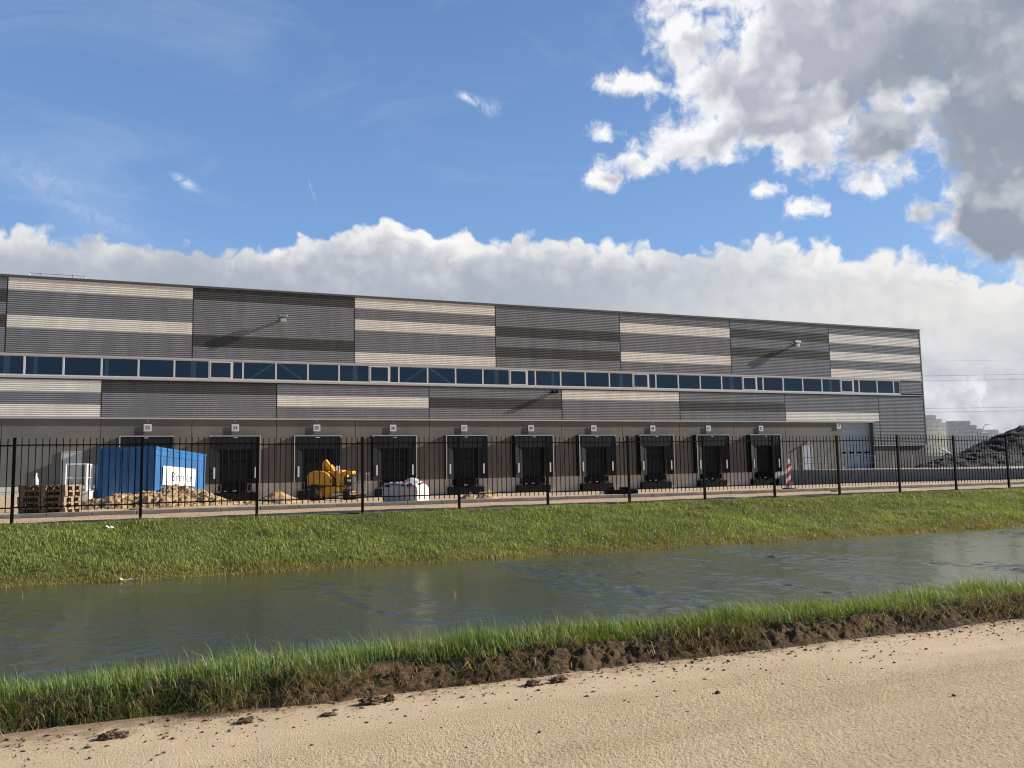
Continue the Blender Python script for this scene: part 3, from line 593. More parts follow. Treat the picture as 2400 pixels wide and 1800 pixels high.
# dark backing seen in the joints, side wall, roof
mb = MB(); mb.box(X0, 69.34, YW + 0.004, YW + 0.05, 9.62, 14.78); mb.box(X0, 69.34, YW + 0.004, YW + 0.05, 5.5, 8.28); mb.box(62.55, 69.34, YW + 0.004, YW + 0.05, 3.27, 5.5); mb.box(66.3, 69.34, YW + 0.004, YW + 0.05, 8.28, 9.62)
wpart(mb, 'backing_wall', M['joint'])
mb = MB(); mb.box(69.10, 69.34, YW + 0.06, 190, -0.4, 14.75); mb.box(X0, X0 + .2, YW + 0.06, 190, -0.4, 14.75); mb.box(X0 + .2, 69.1, 189.8, 190, -0.4, 14.75); wpart(mb, 'side_wall', M['clad_grey'])
mb = MB(); mb.box(X0 + .05, 69.3, YW + 0.3, 189.9, 14.30, 14.50); wpart(mb, 'roof', M['roof'])
mb = MB(); mb.box(X0 - .05, 69.45, YW - 0.12, YW + 0.25, 14.80, 14.93); wpart(mb, 'roof_edge', M['trim_dark'])
mb = MB(); mb.box(X0 - .05, 69.45, YW - 0.125, YW - 0.06, 14.931, 14.955); wpart(mb, 'edge_highlight', M['trim_light'])  # pale strip standing in for the highlight along the roof edge
mb = MB(); mb.box(69.30, 69.42, YW - 0.06, YW + 0.1, 3.25, 14.80); wpart(mb, 'corner_trim', M['trim_dark'])
mb = MB(); mb.box(X0, 69.30, YW - 0.06, YW + 0.003, 9.62, 9.755); mb.box(66.45, 69.34, YW - 0.10, YW - 0.061, 9.68, 9.71); wpart(mb, 'head_flashing', M['trim_light'])
mb = MB(); mb.box(X0, 66.3, YW - 0.12, YW + 0.05, 8.14, 8.285); mb.box(66.3, 69.38, YW - 0.11, YW + 0.003, 8.14, 8.20); wpart(mb, 'sill', M['trim_light'])
mb = MB(); mb.box(X0, 62.6, YW - 0.09, YW + 0.003, 5.46, 5.565); mb.box(62.45, 69.38, YW - 0.09, YW + 0.003, 3.20, 3.29); wpart(mb, 'base_flashing', M['trim_light'])
mb = MB(); mb.box(62.47, 62.60, YW - 0.06, YW + 0.003, 3.29, 5.46); mb.box(66.30, 66.43, YW - 0.06, YW + 0.06, 8.29, 9.615); wpart(mb, 'reveal_trim', M['trim_dark'])

# washed concrete base: panels with open joints
joints = [X0] + [-39.4 + 5.7 * i for i in range(0, 19)]
joints = sorted(set([X0, -39.3, -33.55, -27.85, -22.1, -16.45, -10.75, -4.98, 0.73, 6.45, 12.15, 17.88, 23.55, 29.17, 34.85, 40.55, 46.25, 52.0, 58.60]))
cw = MB()
for a, b in zip(joints[:-1], joints[1:]):
    for (z0, z1) in ((0.93, 3.62), (3.632, 5.46)): cw.box(a + 0.018, b - 0.018, YW + 0.05, YW + 0.30, z0, z1)
wpart(cw, 'concrete_wall', M['concrete'])
cw = MB(); cw.box(62.56, 69.34, YW + 0.05, YW + 0.30, -0.4, 3.24); wpart(cw, 'concrete_wall', M['concrete'])
mb = MB(); mb.box(X0, 58.58, YW + 0.28, YW + 0.4, 0.9, 5.5); wpart(mb, 'concrete_joint', M['joint'])
mb = MB()
pj = [X0, -33.5, -22, -10.7, -3.55, 0.7, 6.4, 12.1, 17.8, 23.5, 29.2, 34.9, 40.6, 46.3, 52.45]
for a, b in zip(pj[:-1], pj[1:]): mb.box(a + .006, b - .006, YW + 0.035, YW + 0.30, -0.45, 0.93)
wpart(mb, 'plinth', M['plinth'])
mb = MB(); mb.box(X0, 58.6, YW - 0.02, YW + 0.02, -0.30, -0.20); wpart(mb, 'footing_strip', M['trim_light'])

# windows in one long strip: five modules to a bay, one module with an opening light
def window(xa, xb, opener=False):
    z0, z1 = 8.29, 9.615; ya, yb = YW - 0.045, YW + 0.055; t = 0.055
    mb = MB(); mb.box(xa + .001, xb - .001, ya, yb, z0, z0 + 0.085); mb.box(xa + .001, xb - .001, ya, yb, z1 - 0.05, z1)
    mb.box(xa + .001, xa + t, ya, yb, z0 + 0.085, z1 - 0.05); mb.box(xb - t, xb - .001, ya, yb, z0 + 0.085, z1 - 0.05)
    f = wpart(mb, 'window', M['frame'])
    if opener:
        s = MB(); a_, b_ = xa + t + .002, xb - t - .002; q = 0.065
        s.box(a_, b_, ya - .012, yb - .02, z0 + .087, z0 + .087 + q); s.box(a_, b_, ya - .012, yb - .02, z1 - .052 - q, z1 - .052)
        s.box(a_, a_ + q, ya - .012, yb - .02, z0 + .087 + q, z1 - .052 - q); s.box(b_ - q, b_, ya - .012, yb - .02, z0 + .087 + q, z1 - .052 - q)
        wpart(s, 'sash', M['frame'], f)
    gq = MB(); gq.add([(xa + t, YW + .02, z0 + .08), (xb - t, YW + .02, z0 + .08), (xb - t, YW + .02, z1 - .045), (xa + t, YW + .02, z1 - .045)], [(0, 1, 2, 3)])
    wpart(gq, 'pane', M['glass'], f, recalc=False)
x = -43.81; wi = 0
while x < 65.3:
    k_ = round((x - 1.84) / 2.28) % 5
    if k_ == 0 and x > 0: window(x, x + 1.55, True); window(x + 1.55, x + 2.28)
    else: window(x, min(x + 2.28, 65.48))
    x += 2.28
window(65.48, 66.30)
# what one sees through the glass: dark hall, columns and bracing
mb = MB(); mb.box(X0 + .3, 69.0, 72, 72.2, 0, 14.2); mb.box(X0 + .3, 69.0, YW + .45, 71.9, 7.6, 7.8); mb.box(X0 + .3, 69.0, YW + .45, 71.9, 10.3, 10.5)
wpart(mb, 'hall_interior', M['inside'])
mb = MB()
for i in range(-3, 7):
    cx = 0.75 + 11.4 * i; mb.box(cx - .17, cx + .17, YW + .18, YW + .48, 7.8, 10.3)
for cx in (-9.0, -4.75, 52.3, 60.7, 28.6): mb.box(cx - .12, cx + .12, YW + .3, YW + .55, 7.8, 10.3)
wpart(mb, 'steel_column', M['steel'])
for cx in (6.4, 17.8):
    for sgn in (-1, 1):
        mb = MB(); mb.beam((cx + sgn * .12, YW + .2, 9.62), (cx + sgn * 2.15, YW + .2, 8.2), 0.15, 0.13); wpart(mb, 'brace', M['steel'])

# doors
mb = MB(); mb.box(58.60, 62.55, YW + 0.46, YW + 0.5, 1.0, 5.46)
d33 = wpart(mb, 'sectional_door', M['door_grey'])
mb = MB()
for z in np.arange(1.6, 5.4, 0.55): mb.box(58.62, 62.5, YW + .452, YW + .458, z, z + .012)
wpart(mb, 'panel_groove', M['trim_dark'], d33)
for i in range(4):
    mb = MB(); mb.box(58.85 + i * .95, 59.45 + i * .95, YW + .44, YW + .4595, 2.50, 2.66); wpart(mb, 'door_window', M['black'], d33)
mb = MB(); mb.box(62.55, 62.62, YW + .051, YW + .5, 1.0, 5.46); mb.box(58.56, 58.60, YW + .3, YW + .5, 1.0, 5.46); mb.box(58.6, 62.55, YW + .004, YW + .46, 5.462, 5.56); wpart(mb, 'door_reveal', M['trim_dark'])
for (xa, xb, z0, z1, m) in ((53.86, 54.93, 1.05, 3.30, 'door_grey'), (-7.21, -6.08, 1.08, 3.24, 'door_light')):
    mb = MB(); mb.box(xa, xb, YW - .0, YW + .045, z0, z1); f = wpart(mb, 'personnel_door', M[m]); 
    q = MB(); q.box(xa - .06, xa - .002, YW - .02, YW + .046, z0, z1 + .06); q.box(xb + .002, xb + .06, YW - .02, YW + .046, z0, z1 + .06); q.box(xa - .002, xb + .002, YW - .02, YW + .046, z1 + .002, z1 + .06); wpart(q, 'door_frame', M['trim_light'], f)
    q = MB(); q.box(xa + .08, xa + .2, YW - .05, YW - .002, z0 + 1.02, z0 + 1.06); wpart(q, 'door_handle', M['galv'], f)

# ------------------------------------------------------------------ dock shelters 23..32
def make_dock():
    r = empty('dock_shelter', (0, 0, 0)); z0, z1, hw, dp = 0.93, 4.28, 1.68, 0.62
    f = MB(); f.box(-hw, -hw + .05, -dp, .045, z0, z1); f.box(hw - .05, hw, -dp, .045, z0, z1); f.box(-hw + .05, hw - .05, -dp, .045, z1 - .06, z1); f.build('frame', M['rubber'], r)
    p = MB(); p.box(-hw - .012, -hw + .045, -dp - .02, -dp - .001, z0, z1 + .012); p.box(hw - .045, hw + .012, -dp - .02, -dp - .001, z0, z1 + .012); p.box(-hw + .045, hw - .045, -dp - .02, -dp - .001, z1 - .04, z1 + .012); p.build('white_piping', M['trim_light'], r)
    t = MB(); t.add([(-hw + .05, -dp + .015, z1 - .05), (hw - .05, -dp + .015, z1 - .05), (hw - .05, -dp + .05, 3.32), (-hw + .05, -dp + .05, 3.32)], [(0, 1, 2, 3)]); tc_ = t.build('top_curtain', M['rubber_front'], r)
    s_ = tc_.modifiers.new('thick', 'SOLIDIFY'); s_.thickness = 0.012
    q = MB(); q.box(-.16, .13, -dp - .004, -dp + .01, z1 - .15, z1 - .11); q.build('curtain_label', M['white_guide'], tc_)
    for s in (-1, 1):
        c = MB(); c.add([(s * (hw - .05), -dp + .02, z0), (s * 1.02, -dp + .12, z0), (s * 1.02, -dp + .12, 3.36), (s * (hw - .05), -dp + .02, 3.36)], [(0, 1, 2, 3)]); co = c.build('side_curtain', M['rubber_front'], r)
        s_ = co.modifiers.new('thick', 'SOLIDIFY'); s_.thickness = 0.012
        g_ = MB(); g_.box(s * 1.37 - .055, s * 1.37 + .055, -dp - .02, -dp - .0, 1.32, 2.08); g_.build('guide_marker', M['white_guide'], co)
        b = MB(); b.box(s * 1.0 - .13, s * 1.0 + .13, -.13, .03, .36, .925); b.box(s * 1.0 - .15, s * 1.0 + .15, -.16, .03, .31, .358); bb = b.build('bumper', M['galv'], r, bevel=.01)
        b = MB(); b.box(s * 1.0 - .075, s * 1.0 + .075, -.20, -.132, .42, .88); b.build('buffer_pad', M['bumper'], bb)
    d = MB(); d.box(-1.08, 1.08, -.04, .04, .34, 3.5); dd = d.build('dock_door', M['dock_door'], r)
    gq = MB()
    for z in (0.95, 1.5, 2.05, 2.6, 3.1): gq.box(-1.07, 1.07, -.046, -.0405, z, z + .015)
    gq.build('panel_groove', M['black'], dd)
    for i in (-1, 0, 1):
        q = MB(); q.box(i * .62 - .19, i * .62 + .19, -.05, -.041, 2.40, 2.56); q.build('door_window', M['black'], dd)
    l = MB(); l.box(-.82, .82, -.30, -.05, .31, .90); ll = l.build('dock_leveller', M['bumper'], r, bevel=.01)
    k1 = MB(); k1.box(-.14, .10, -.315, -.301, .40, .48); k1.build('plate', M['white_guide'], ll)
    k1 = MB(); k1.box(-.70, -.55, -.315, -.301, .39, .45); k1.build('yellow_plate', M['litter'], ll)
    b = MB(); b.box(-1.42, 1.46, -.42, .03, -.26, .30); b.build('pit_box', M['black'], r, bevel=.01)
    return r
DOCK = make_dock()
dock_say = ['mostly hidden behind the blue container', 'just beside the blue container, behind a low sand heap', 'behind the yellow boom lift', 'behind the white bulk bag', 'beside the small sand mound, between two plain bays', 'sixth along, under the sign reading 28', 'standing behind the low pile of black slabs', 'third before the end of the dock row', 'second before the end of the dock row', 'last in the row, next to the striped board']
DX = [-2.10 + 5.70 * i for i in range(10)]
for i, x in enumerate(DX):
    o = DOCK if i == 0 else copy_tree(DOCK)
    o.location = (x, YW, 0)
    tag(o, 'black dock shelter under sign %d, %s' % (23 + i, dock_say[i]) if i != 5 else 'black dock shelter under sign 28, between two plain dock bays', 'dock shelter', 'dock shelters along the warehouse')

# number signs and the small lamps over them
for i, x in enumerate(DX + [58.27]):
    zc = 4.87 if i < 10 else 5.13
    r = empty('number_sign', (x, YW - .005, zc)); p = MB(); p.box(-.245, .245, -.02, .0, -.25, .25); p.build('sign_plate', M['sign'], r, bevel=.004)
    q = MB(); q.box(-.18, -.14, .0, .052, -.15, .15); q.box(.14, .18, .0, .052, -.15, .15); q.build('bracket', M['galv_dark'], r)
    text('number', str(23 + i), 0.33, M['ink'], r, (0, -.024, 0.0), (math.pi / 2, 0, 0), xs=0.92)
    where = 'above its dock shelter' if i < 10 else 'beside the tall grey sectional door'
    tag(r, 'square white sign reading %d fixed %s' % (23 + i, where), 'number sign', 'dock number signs')
    if i < 10:
        l = MB(); l.lathe([(.02, 0.08), (.04, 0.07), (.045, 0.02), (.03, 0.0)], (0, 0, 0), 10); l.box(-.012, .012, 0.0, .06, .05, .07)
        lo_ = l.build('wall_lamp', M['white_guide'], None, loc=(x, YW - .01, 5.30)); tag(lo_, 'tiny white lamp fixed just above number sign %d' % (23 + i), 'wall lamp', 'small lamps over the dock signs')

# floodlights on brackets
def floodlight(x, z, L, lab):
    r = empty('floodlight', (x, YW, z)); a = MB(); a.beam((0, -.01, -.02), (0, -L, -.02), .05, .20); a.box(-.14, .14, -.06, -.02, -.16, .16); a.build('arm', M['galv_dark'], r)
    h = MB(); h.box(-.31, .31, -.17, .15, .02, .26, Matrix.Translation((0, -L, .05)) @ Matrix.Rotation(math.radians(-14), 4, 'X')); h.build('lamp_head', M['galv_dark'], r, bevel=.03)
    h = MB(); h.box(-.19, .19, -.12, .12, -.28, .0, Matrix.Translation((.02, -L, .02))); h.build('gear_box', M['galv'], r, bevel=.02)
    h = MB(); h.beam((-.33, -L, .15), (-.33, -L, -.12), .03, .05); h.beam((.33, -L, .15), (.33, -L, -.12), .03, .05); h.build('yoke', M['galv_dark'], r)
    tag(r, lab, 'floodlight', 'floodlights on the upper cladding')
floodlight(6.74, 12.78, .55, 'grey floodlight on the plain charcoal panel between two cream striped panels')
floodlight(53.38, 12.74, .55, 'grey floodlight on the last charcoal panel before the warehouse corner')
r = empty('spotlight', (28.3, YW - .02, 7.75)); 
for dx in (-.06, .30):
    q = MB(); q.lathe([(.05, -.55), (.115, -.52), (.12, -.30), (.06, -.22), (.06, -.05)], (dx, 0, .08), 12, 'y'); q.build('spot_head', M['black'], r, smooth=False)
q = MB(); q.box(-.2, .45, -.06, .0, .05, .11); q.build('mounting_bar', M['black'], r)
tag(r, 'twin black spotlights fixed just under the window sill beside a cream panel', 'spotlight')
r = MB(); r.box(-.11, .11, -.20, .05, 0, .07); r.box(-.03, .03, -.01, .05, -.05, .0); r = r.build('door_lamp', M['white_guide'], None, loc=(54.45, YW - .02, 3.56)); tag(r, 'small white lamp above the narrow grey personnel door', 'lamp')

# roof railing and vent
r = empty('roof_railing', (-7.95, YW + .5, 14.5))
for x in (-1.70, 1.70):
    q = MB(); q.tube((x, 0, 0), (x, 0, .72), .022); q.tube((x, 0, 0), (x, 1.2, 0), .02); q.tube((x, 1.2, 0), (x, 1.2, .76), .02); q.tube((x, 0, .72), (x, 1.2, .76), .02); q.build('end_hoop', M['white'], r)
q = MB(); q.tube((-1.70, 0, .75), (1.70, 0, .75), .022); q.tube((-1.70, 0, .40), (1.70, 0, .40), .016); q.build('rail', M['galv'], r)
for x in (-1.02, .92):
    q = MB(); q.tube((x, 0, 0), (x, 0, .80), .03); q.build('post', M['galv_dark'], r)
tag(r, 'low metal guard rail with white ends on the warehouse roof edge', 'railing')
q = MB(); q.box(-.32, .32, -.3, .3, 0, .5); q.box(-.37, .37, -.35, .35, .5, .56); q = q.build('roof_vent', M['galv_dark'], None, loc=(39.2, YW + .6, 14.5)); tag(q, 'small dark vent box peeping over the middle of the roof edge', 'vent')

# ------------------------------------------------------------------ fence
FN = empty('fence', (12, 21.37, 0.6)); tag(FN, 'black steel fence of round pickets between posts in front of the yard', 'fence')
F0 = -3.43; FS = 2.6; NP = 18
pm = MB(); pm.box(-.031, .031, -.031, .031, -.45, 1.92); pm.box(-.034, .034, -.034, .034, 1.92, 1.935)
post0 = pm.build('post', M['fence'], FN)
pk = MB()
for j in range(NP):
    x = FS * (j + 1) / (NP + 1); pk.tube((x, 0, .28), (x, 0, 1.925), .0122, 6)
pk0 = pk.build('picket_panel', M['fence'], FN)
rl = MB(); rl.box(.036, FS - .036, -.018, .018, 1.752, 1.782); rl0 = rl.build('rail', M['fence'], pk0)
rl = MB(); rl.box(.036, FS - .036, -.018, .018, .370, .400); rl1 = rl.build('rail', M['fence'], pk0)
for i in range(-6, 18):
    if i == -6: p_, q_ = post0, pk0
    else:
        p_ = post0.copy(); COL.objects.link(p_); q_ = pk0.copy(); COL.objects.link(q_)
        for c in (rl0, rl1):
            d = c.copy(); COL.objects.link(d); d.parent = q_
    xx = F0 + FS * i - 12; dz = 0.012 * math.sin(i * 2.1)
    p_.location = (xx, 0, dz); q_.location = (xx, 0, dz); p_.rotation_euler = (0, math.radians(random.uniform(-.35, .35)), 0)

# ------------------------------------------------------------------ landings with retaining walls
def landing(x0, x1, y0, y1, ztop, zbot):
    s = MB(); s.box(x0 + .02, x1 - .02, y0 + .02, y1, zbot, ztop - .003); return s
mb = landing(52.5, 400, 5.0, 61.98, 1.045, -1.2); mb.box(69.6, 400, 61.98, 900, -1.2, 1.042); o = mb.build('terrace', M['terr_top']); struct(o)
mb = landing(-60, -3.5, 37.3, 61.98, 1.045, -.6); o = mb.build('landing', M['terr_top']); struct(o)
def wall_thing(pieces, cap, m, loc, lab):
    r = empty('retaining_wall', loc); L = Vector(loc)
    q = MB(); [q.box(*p) for p in pieces]; q.build('wall', m, r, loc=-L)
    q = MB(); [q.box(*p) for p in cap]; q.build('coping', M['terr_white'], r, loc=-L); tag(r, lab, 'wall'); return r
wp = [(52.36, 52.515, a + .006, a + 5.994, -1.2, 1.0) for a in np.arange(7.9, 61.0, 6)]
wall_thing(wp, [(52.33, 52.6, 7.9, 61.9, 1.0, 1.062)], M['terr_wall'], (52.4, 40, .4), 'grey concrete retaining wall with pale coping below the black soil')
wall_thing([(-60, -3.5, 37.16, 37.315, -.6, .98)] + [(-3.515, -3.36, 37.16, 61.9, -.6, .98)], [(-60, -3.33, 37.13, 37.4, .98, 1.05), (-3.6, -3.33, 37.4, 61.9, .98, 1.05)], M['terr_white'], (-3.5, 40, .4), 'white landing wall beside the blue container, facing the sun')

def railing(pts, n_mid, h, loc, lab, m, pickets=0.0, group=None):
    r = empty('railing', loc); L = Vector(loc)
    pts = [Vector(p) - L for p in pts]
    for a, b in zip(pts[:-1], pts[1:]):
        q = MB(); q.tube(a + Vector((0, 0, h)), b + Vector((0, 0, h)), .026); q.build('top_rail', m, r)
        for k_ in range(n_mid):
            q = MB(); zz = h * (k_ + 1) / (n_mid + 1) ; q.tube(a + Vector((0, 0, zz)), b + Vector((0, 0, zz)), .018); q.build('mid_rail', m, r)
        if pickets:
            n_ = int((b - a).length / pickets)
            q = MB(); q.tube(a + Vector((0, 0, .05)), b + Vector((0, 0, .05)), .02)
            for j in range(1, n_): c = a.lerp(b, j / n_); q.tube(c + Vector((0, 0, .05)), c + Vector((0, 0, h)), .014, 6)
            q.build('picket_row', m, r)
    for p in pts:
        q = MB(); q.tube(p - Vector((0, 0, .0)), p + Vector((0, 0, h)), .028); q.build('post', m, r)
    tag(r, lab, 'railing', group)
railing([(52.48, 61.4 - 1.87 * i, 1.06) for i in range(0, 22)], 1, 1.1, (52.48, 45, 1.06), 'galvanised two-bar railing on the retaining wall before the black soil', M['galv'])
railing([(-3.45, 37.3, 1.05), (-3.45, 39.6, 1.05), (-3.45, 42.0, 1.05), (-3.45, 44.5, 1.05), (-3.45, 47.5, 1.05)], 1, 1.08, (-3.45, 40, 1.05), 'bright white railing with uprights on the landing beside the blue container', M['white'], 0.42)
railing([(-4.2, 37.35, 1.05), (-3.85, 37.35, 1.05), (-3.5, 37.35, 1.05)], 1, 1.08, (-4.2, 37.35, 1.05), 'short white railing closing the end of the landing behind the pallets', M['white'])

# ------------------------------------------------------------------ blue container
CT = empty('container', (-2.10, 39.07, yard_z(39) - .06), rot=(math.radians(-2.1), 0, math.radians(-20.4))); tag(CT, 'blue steel site container with a white company board behind the sand heap', 'container')
Wc, Lc, Hc = 2.33, 6.06, 2.59
q = MB(); e_ = .11
for x in (0, Wc):
    for y in (0, Lc): q.box(x - e_ / 2 - .001, x + e_ / 2, y - e_ / 2, y + e_ / 2, 0, Hc)
for z in (.0, Hc - .12):
    for x in (0, Wc): q.box(x - .05, x + .05, .056, Lc - .056, z + .001, z + .119)
    for y in (0, Lc): q.box(.056, Wc - .056, y - .05, y + .05, z + .001, z + .119)
CTM = (-Wc / 2, 0, 0)
q.build('corner_frame', M['cont_blue'], CT, loc=CTM, bevel=.012)
q = MB()
for x in (0, Wc):
    for y in (0, Lc):
        for z in (-.01, Hc - .11): q.box(x - .075, x + .075, y - .075, y + .075, z, z + .125)
q.build('corner_casting', M['cont_blue'], CT, loc=CTM, bevel=.01)
def corr(n, w0, w1, axis, off, z0, z1, dep):
    mb = MB(); prof = []
    for i in range(n):
        a = w0 + (w1 - w0) * i / n; p = (w1 - w0) / n; prof += [(a, 0), (a + p * .35, 0), (a + p * .5, dep), (a + p * .85, dep)]
    prof.append((w1, 0)); m = len(prof); P_ = lambda t, d, z: (off + d, t, z) if axis == 'y' else (t, off + d, z)
    mb.add([P_(t, d, z0) for t, d in prof] + [P_(t, d, z1) for t, d in prof], [(i, i + 1, m + i + 1, m + i) for i in range(m - 1)]); return mb
corr(20, .06, Lc - .06, 'y', Wc + .022, .11, Hc - .36, -.042).build('side_wall', M['cont_blue'], CT, loc=CTM)
q = MB(); q.box(Wc - .03, Wc + .028, .06, Lc - .06, Hc - .36, Hc - .119); q.build('top_fascia', M['cont_blue'], CT, loc=CTM)
corr(20, .06, Lc - .06, 'y', -.022, .11, Hc - .11, .042).build('side_wall', M['cont_blue'], CT, loc=CTM)
q = MB(); q.box(.05, Wc - .05, .05, Lc - .05, Hc - .06, Hc - .02); q.build('roof', M['cont_blue'], CT, loc=CTM)
q = MB(); q.box(.05, Wc - .05, Lc - .03, Lc + .02, .1, Hc - .1); q.build('back_wall', M['cont_blue'], CT, loc=CTM)
for k_, (a, b) in enumerate(((.06, Wc / 2 - .008), (Wc / 2 + .008, Wc - .06))):
    q = MB(); q.box(a, b, -.02, .03, .12, Hc - .12)
    for z in (.5, .95, 1.4, 1.85): q.box(a + .12, b - .12, -.032, -.0205, z, z + .28)
    dr = q.build('door', M['cont_blue'], CT, loc=CTM, bevel=.008)
    q = MB()
    for t in (.3, .74): x_ = a + (b - a) * t; q.tube((x_, -.06, .1), (x_, -.06, Hc - .1), .02, 8); q.box(x_ - .05, x_ + .05, -.07, -.033, 1.0, 1.06)
    q.build('lock_rod', M['cont_blue'], dr)
# board with the company mark on the long side
bd = empty('board', (Wc / 2 + .075, 2.62, 1.40)); bd.parent = CT; bd.rotation_euler = (math.radians(.4), 0, math.pi / 2)
bd.name = 'company_board'
q = MB(); q.box(-1.92, 2.02, -.012, .0, -.43, .40); q.build('panel', M['white'], bd, loc=(0, 0, 0), bevel=.004)
text('lettering', 'Breijer', .60, M['ink_soft'], bd, (.30, -.016, -.06), (math.pi / 2, 0, 0), xs=1.62, thick=-0.007)
q = MB()
for i, rr in enumerate((.30, .235, .17, .105)):
    prev = None
    for t in np.linspace(-2.3 + .25 * i, 2.3, 22):
        c_ = Vector((-1.40 + math.cos(t) * rr * 1.15 - .06 * i, -.015, .0 - .04 * i + math.sin(t) * rr * 1.12))
        if prev: q.beam(prev, c_, .004, .032 if i == 0 else .022, (0, 1, 0))
        prev = c_
q.build('emblem', M['blue_ink'], bd)

# ------------------------------------------------------------------ sand heaps
def heap(name, cx, cy, lx, ly, h, rz, m, lab, cat, seed, zf, res=.05, rough=.09, peaks=((0, 0, 1, 1),), pw=1.0):
    nx, ny = int(2.6 * lx / res), int(2.6 * ly / res); xs = np.linspace(-1.3 * lx, 1.3 * lx, nx); ys = np.linspace(-1.3 * ly, 1.3 * ly, ny); X, Y = np.meshgrid(xs, ys, indexing='ij')
    u, v_ = X / lx, Y / ly; H = 0 * X
    for (px, py, ph, pr) in peaks: H = np.maximum(H, ph * np.clip(1 - (((u - px) ** 2 + (v_ - py) ** 2) ** .5 / pr) ** pw, -1, 1))
    f = fbm(X * 1.1 + seed, Y * 1.1 + seed * 2, 6, .55); msk = np.clip(H * 5 + .25, 0, 1); H = h * H + (rough * f + rough * .75 * np.abs(fbm(X * 4.5 + seed, Y * 4.5, 5, .62))) * msk; H = np.where(msk <= 0, -.2, H)
    c, s = math.cos(rz), math.sin(rz); WX = cx + X * c - Y * s; WY = cy + X * s + Y * c; Z = zf(WX, WY) + np.maximum(H, -.2) - .02
    o = mesh_np(name, np.stack([WX - cx, WY - cy, Z], -1).reshape(-1, 3), grid_faces(nx, ny), m, True); o.location = (cx, cy, 0); tag(o, lab, cat); return o
YZ = lambda X, Y: yard_z(Y)
heap('sand_heap', -0.30, 30.9, 3.3, 1.9, 1.0, -.37, M['sandheap'], 'big clumpy heap of yellow sand in front of the blue container', 'sand heap', 3, YZ,   .03, .24, ((-.22, 0, .62, .95), (.04, .1, .80, .62), (.36, 0, .46, .5), (-.62, .1, .24, .45), (.72, 0, .2, .4)))
heap('sand_heap', 3.25, 30.2, 1.15, .9, .42, -.37, M['sandheap'], 'low ragged sand heap just beyond the container, towards dock 24', 'sand heap', 8, YZ, .035, .12)
heap('sand_heap', 9.55, 27.2, .75, .8, .26, -.3, M['sandheap'], 'small low mound of brown sand behind the kerb between dock bays', 'sand heap', 5, YZ, .03, .09, ((-.4, 0, .9, .6), (.35, -.1, .8, .65)))
heap('sand_heap', 11.1, 30.5, 1.0, .8, .30, -.3, M['sandheap'], 'pale sand spill lying further back behind the small brown mound', 'sand heap', 12, YZ, .04, .10)

# black soil on the terrace
TZ = lambda X, Y: 0 * X + 1.045
heap('soil_heap', 104, 70, 34, 10, 7.4, .06, M['soil'], 'long black soil heap rising behind the railing beyond the warehouse', 'soil heap', 21, TZ, .35, .50, ((.0, 0, 1.0, .75), (-.70, 0, .17, .4), (-.9, 0, .15, .3)), 1.0)
heap('soil_heap', 70.5, 57.5, 7.6, 4.2, 1.55, .05, M['soil'], 'lower black soil ridge close behind the railing by the warehouse corner', 'soil heap', 33, TZ, .16, .35, ((.2, 0, 1, .9), (-.45, 0, .55, .6), (.8, .2, .9, .5)), 1.0)
q = MB(); q.tube((0, 0, 0), (1.25, -.3, -.62), .075, 10); q = q.build('pale_pipe', M['pvc'], None, loc=(63.6, 55.4, 2.75)); tag(q, 'pale stub of pipe lying on the black soil near the warehouse corner', 'pipe')

# ------------------------------------------------------------------ interlocking concrete blocks
def block_mesh(L):
    q = MB(); q.box(.012, L - .012, 0, .6, .012, .588)
    n_ = int(round(L / .45))
    for i in range(n_):
        for y in (.15, .45):
            x = (i + .5) * L / n_; q.lathe([(.13, .592), (.10, .68)], (x, y, 0), 8)
    return q
BLK = 0.60
full = block_mesh(1.795).build('concrete_block', M['block'], bevel=.03); half = block_mesh(.895).build('concrete_block', M['block'], bevel=.015)
first = {'f': True, 'h': True}
def place_block(kind, x, y, z, rz, lab, grp):
    src = full if kind == 'f' else half
    if first[kind]: o = src; first[kind] = False
    else: o = src.copy(); COL.objects.link(o)
    o.location = (x, y, z); o.rotation_euler = (0, 0, rz); tag(o, lab, 'concrete block', grp)
def block_wall(ox, oy, rz, courses, lab, grp, zbase=1.045):
    c, s = math.cos(rz), math.sin(rz)
    for k_, (a, b) in enumerate(courses):
        x = a; odd = k_ % 2
        if odd: seq = ['h']
        else: seq = []
        while x < b - .4:
            kind = 'h' if (seq or x + 1.8 > b + .01) else 'f'; seq = []
            jit = random.uniform(-.02, .02); place_block(kind, ox + c * x - s * jit, oy + s * x + c * jit, zbase + k_ * BLK, rz + random.uniform(-.004, .004), lab, grp); x += .9 if kind == 'h' else 1.8
rzA = math.radians(-22)
back = [(-1.8, 14.4 - .0)] * 4 + [(-1.8, 12.6), (-1.8, 11.7), (-1.8, 10.8), (-1.8, 9.9), (-1.8, 8.1), (-1.8, 7.2), (-1.8, 5.4), (-1.8, 4.5), (-1.8, 3.6)]
block_wall(107.5, 98.2, rzA, back, 'pale concrete interlocking block in the tallest stepped block wall', 'blocks of the tall stepped wall')
front_ = [(0, 12.6)] * 4 + [(0, 11.7), (0, 9.9), (0, 8.1), (0, 6.3), (0, 5.4), (0, 4.5), (0, 3.6)]
block_wall(109.3, 93.6, rzA, front_, 'pale concrete interlocking block in the lower wall before the tall one', 'blocks of the lower stepped wall')
block_wall(135.0, 108.0, rzA, [(0, 5.4)] * 7 + [(0, 3.6), (0, 3.6), (0, 2.7)], 'pale concrete interlocking block in the small separate tower', 'blocks of the small tower')

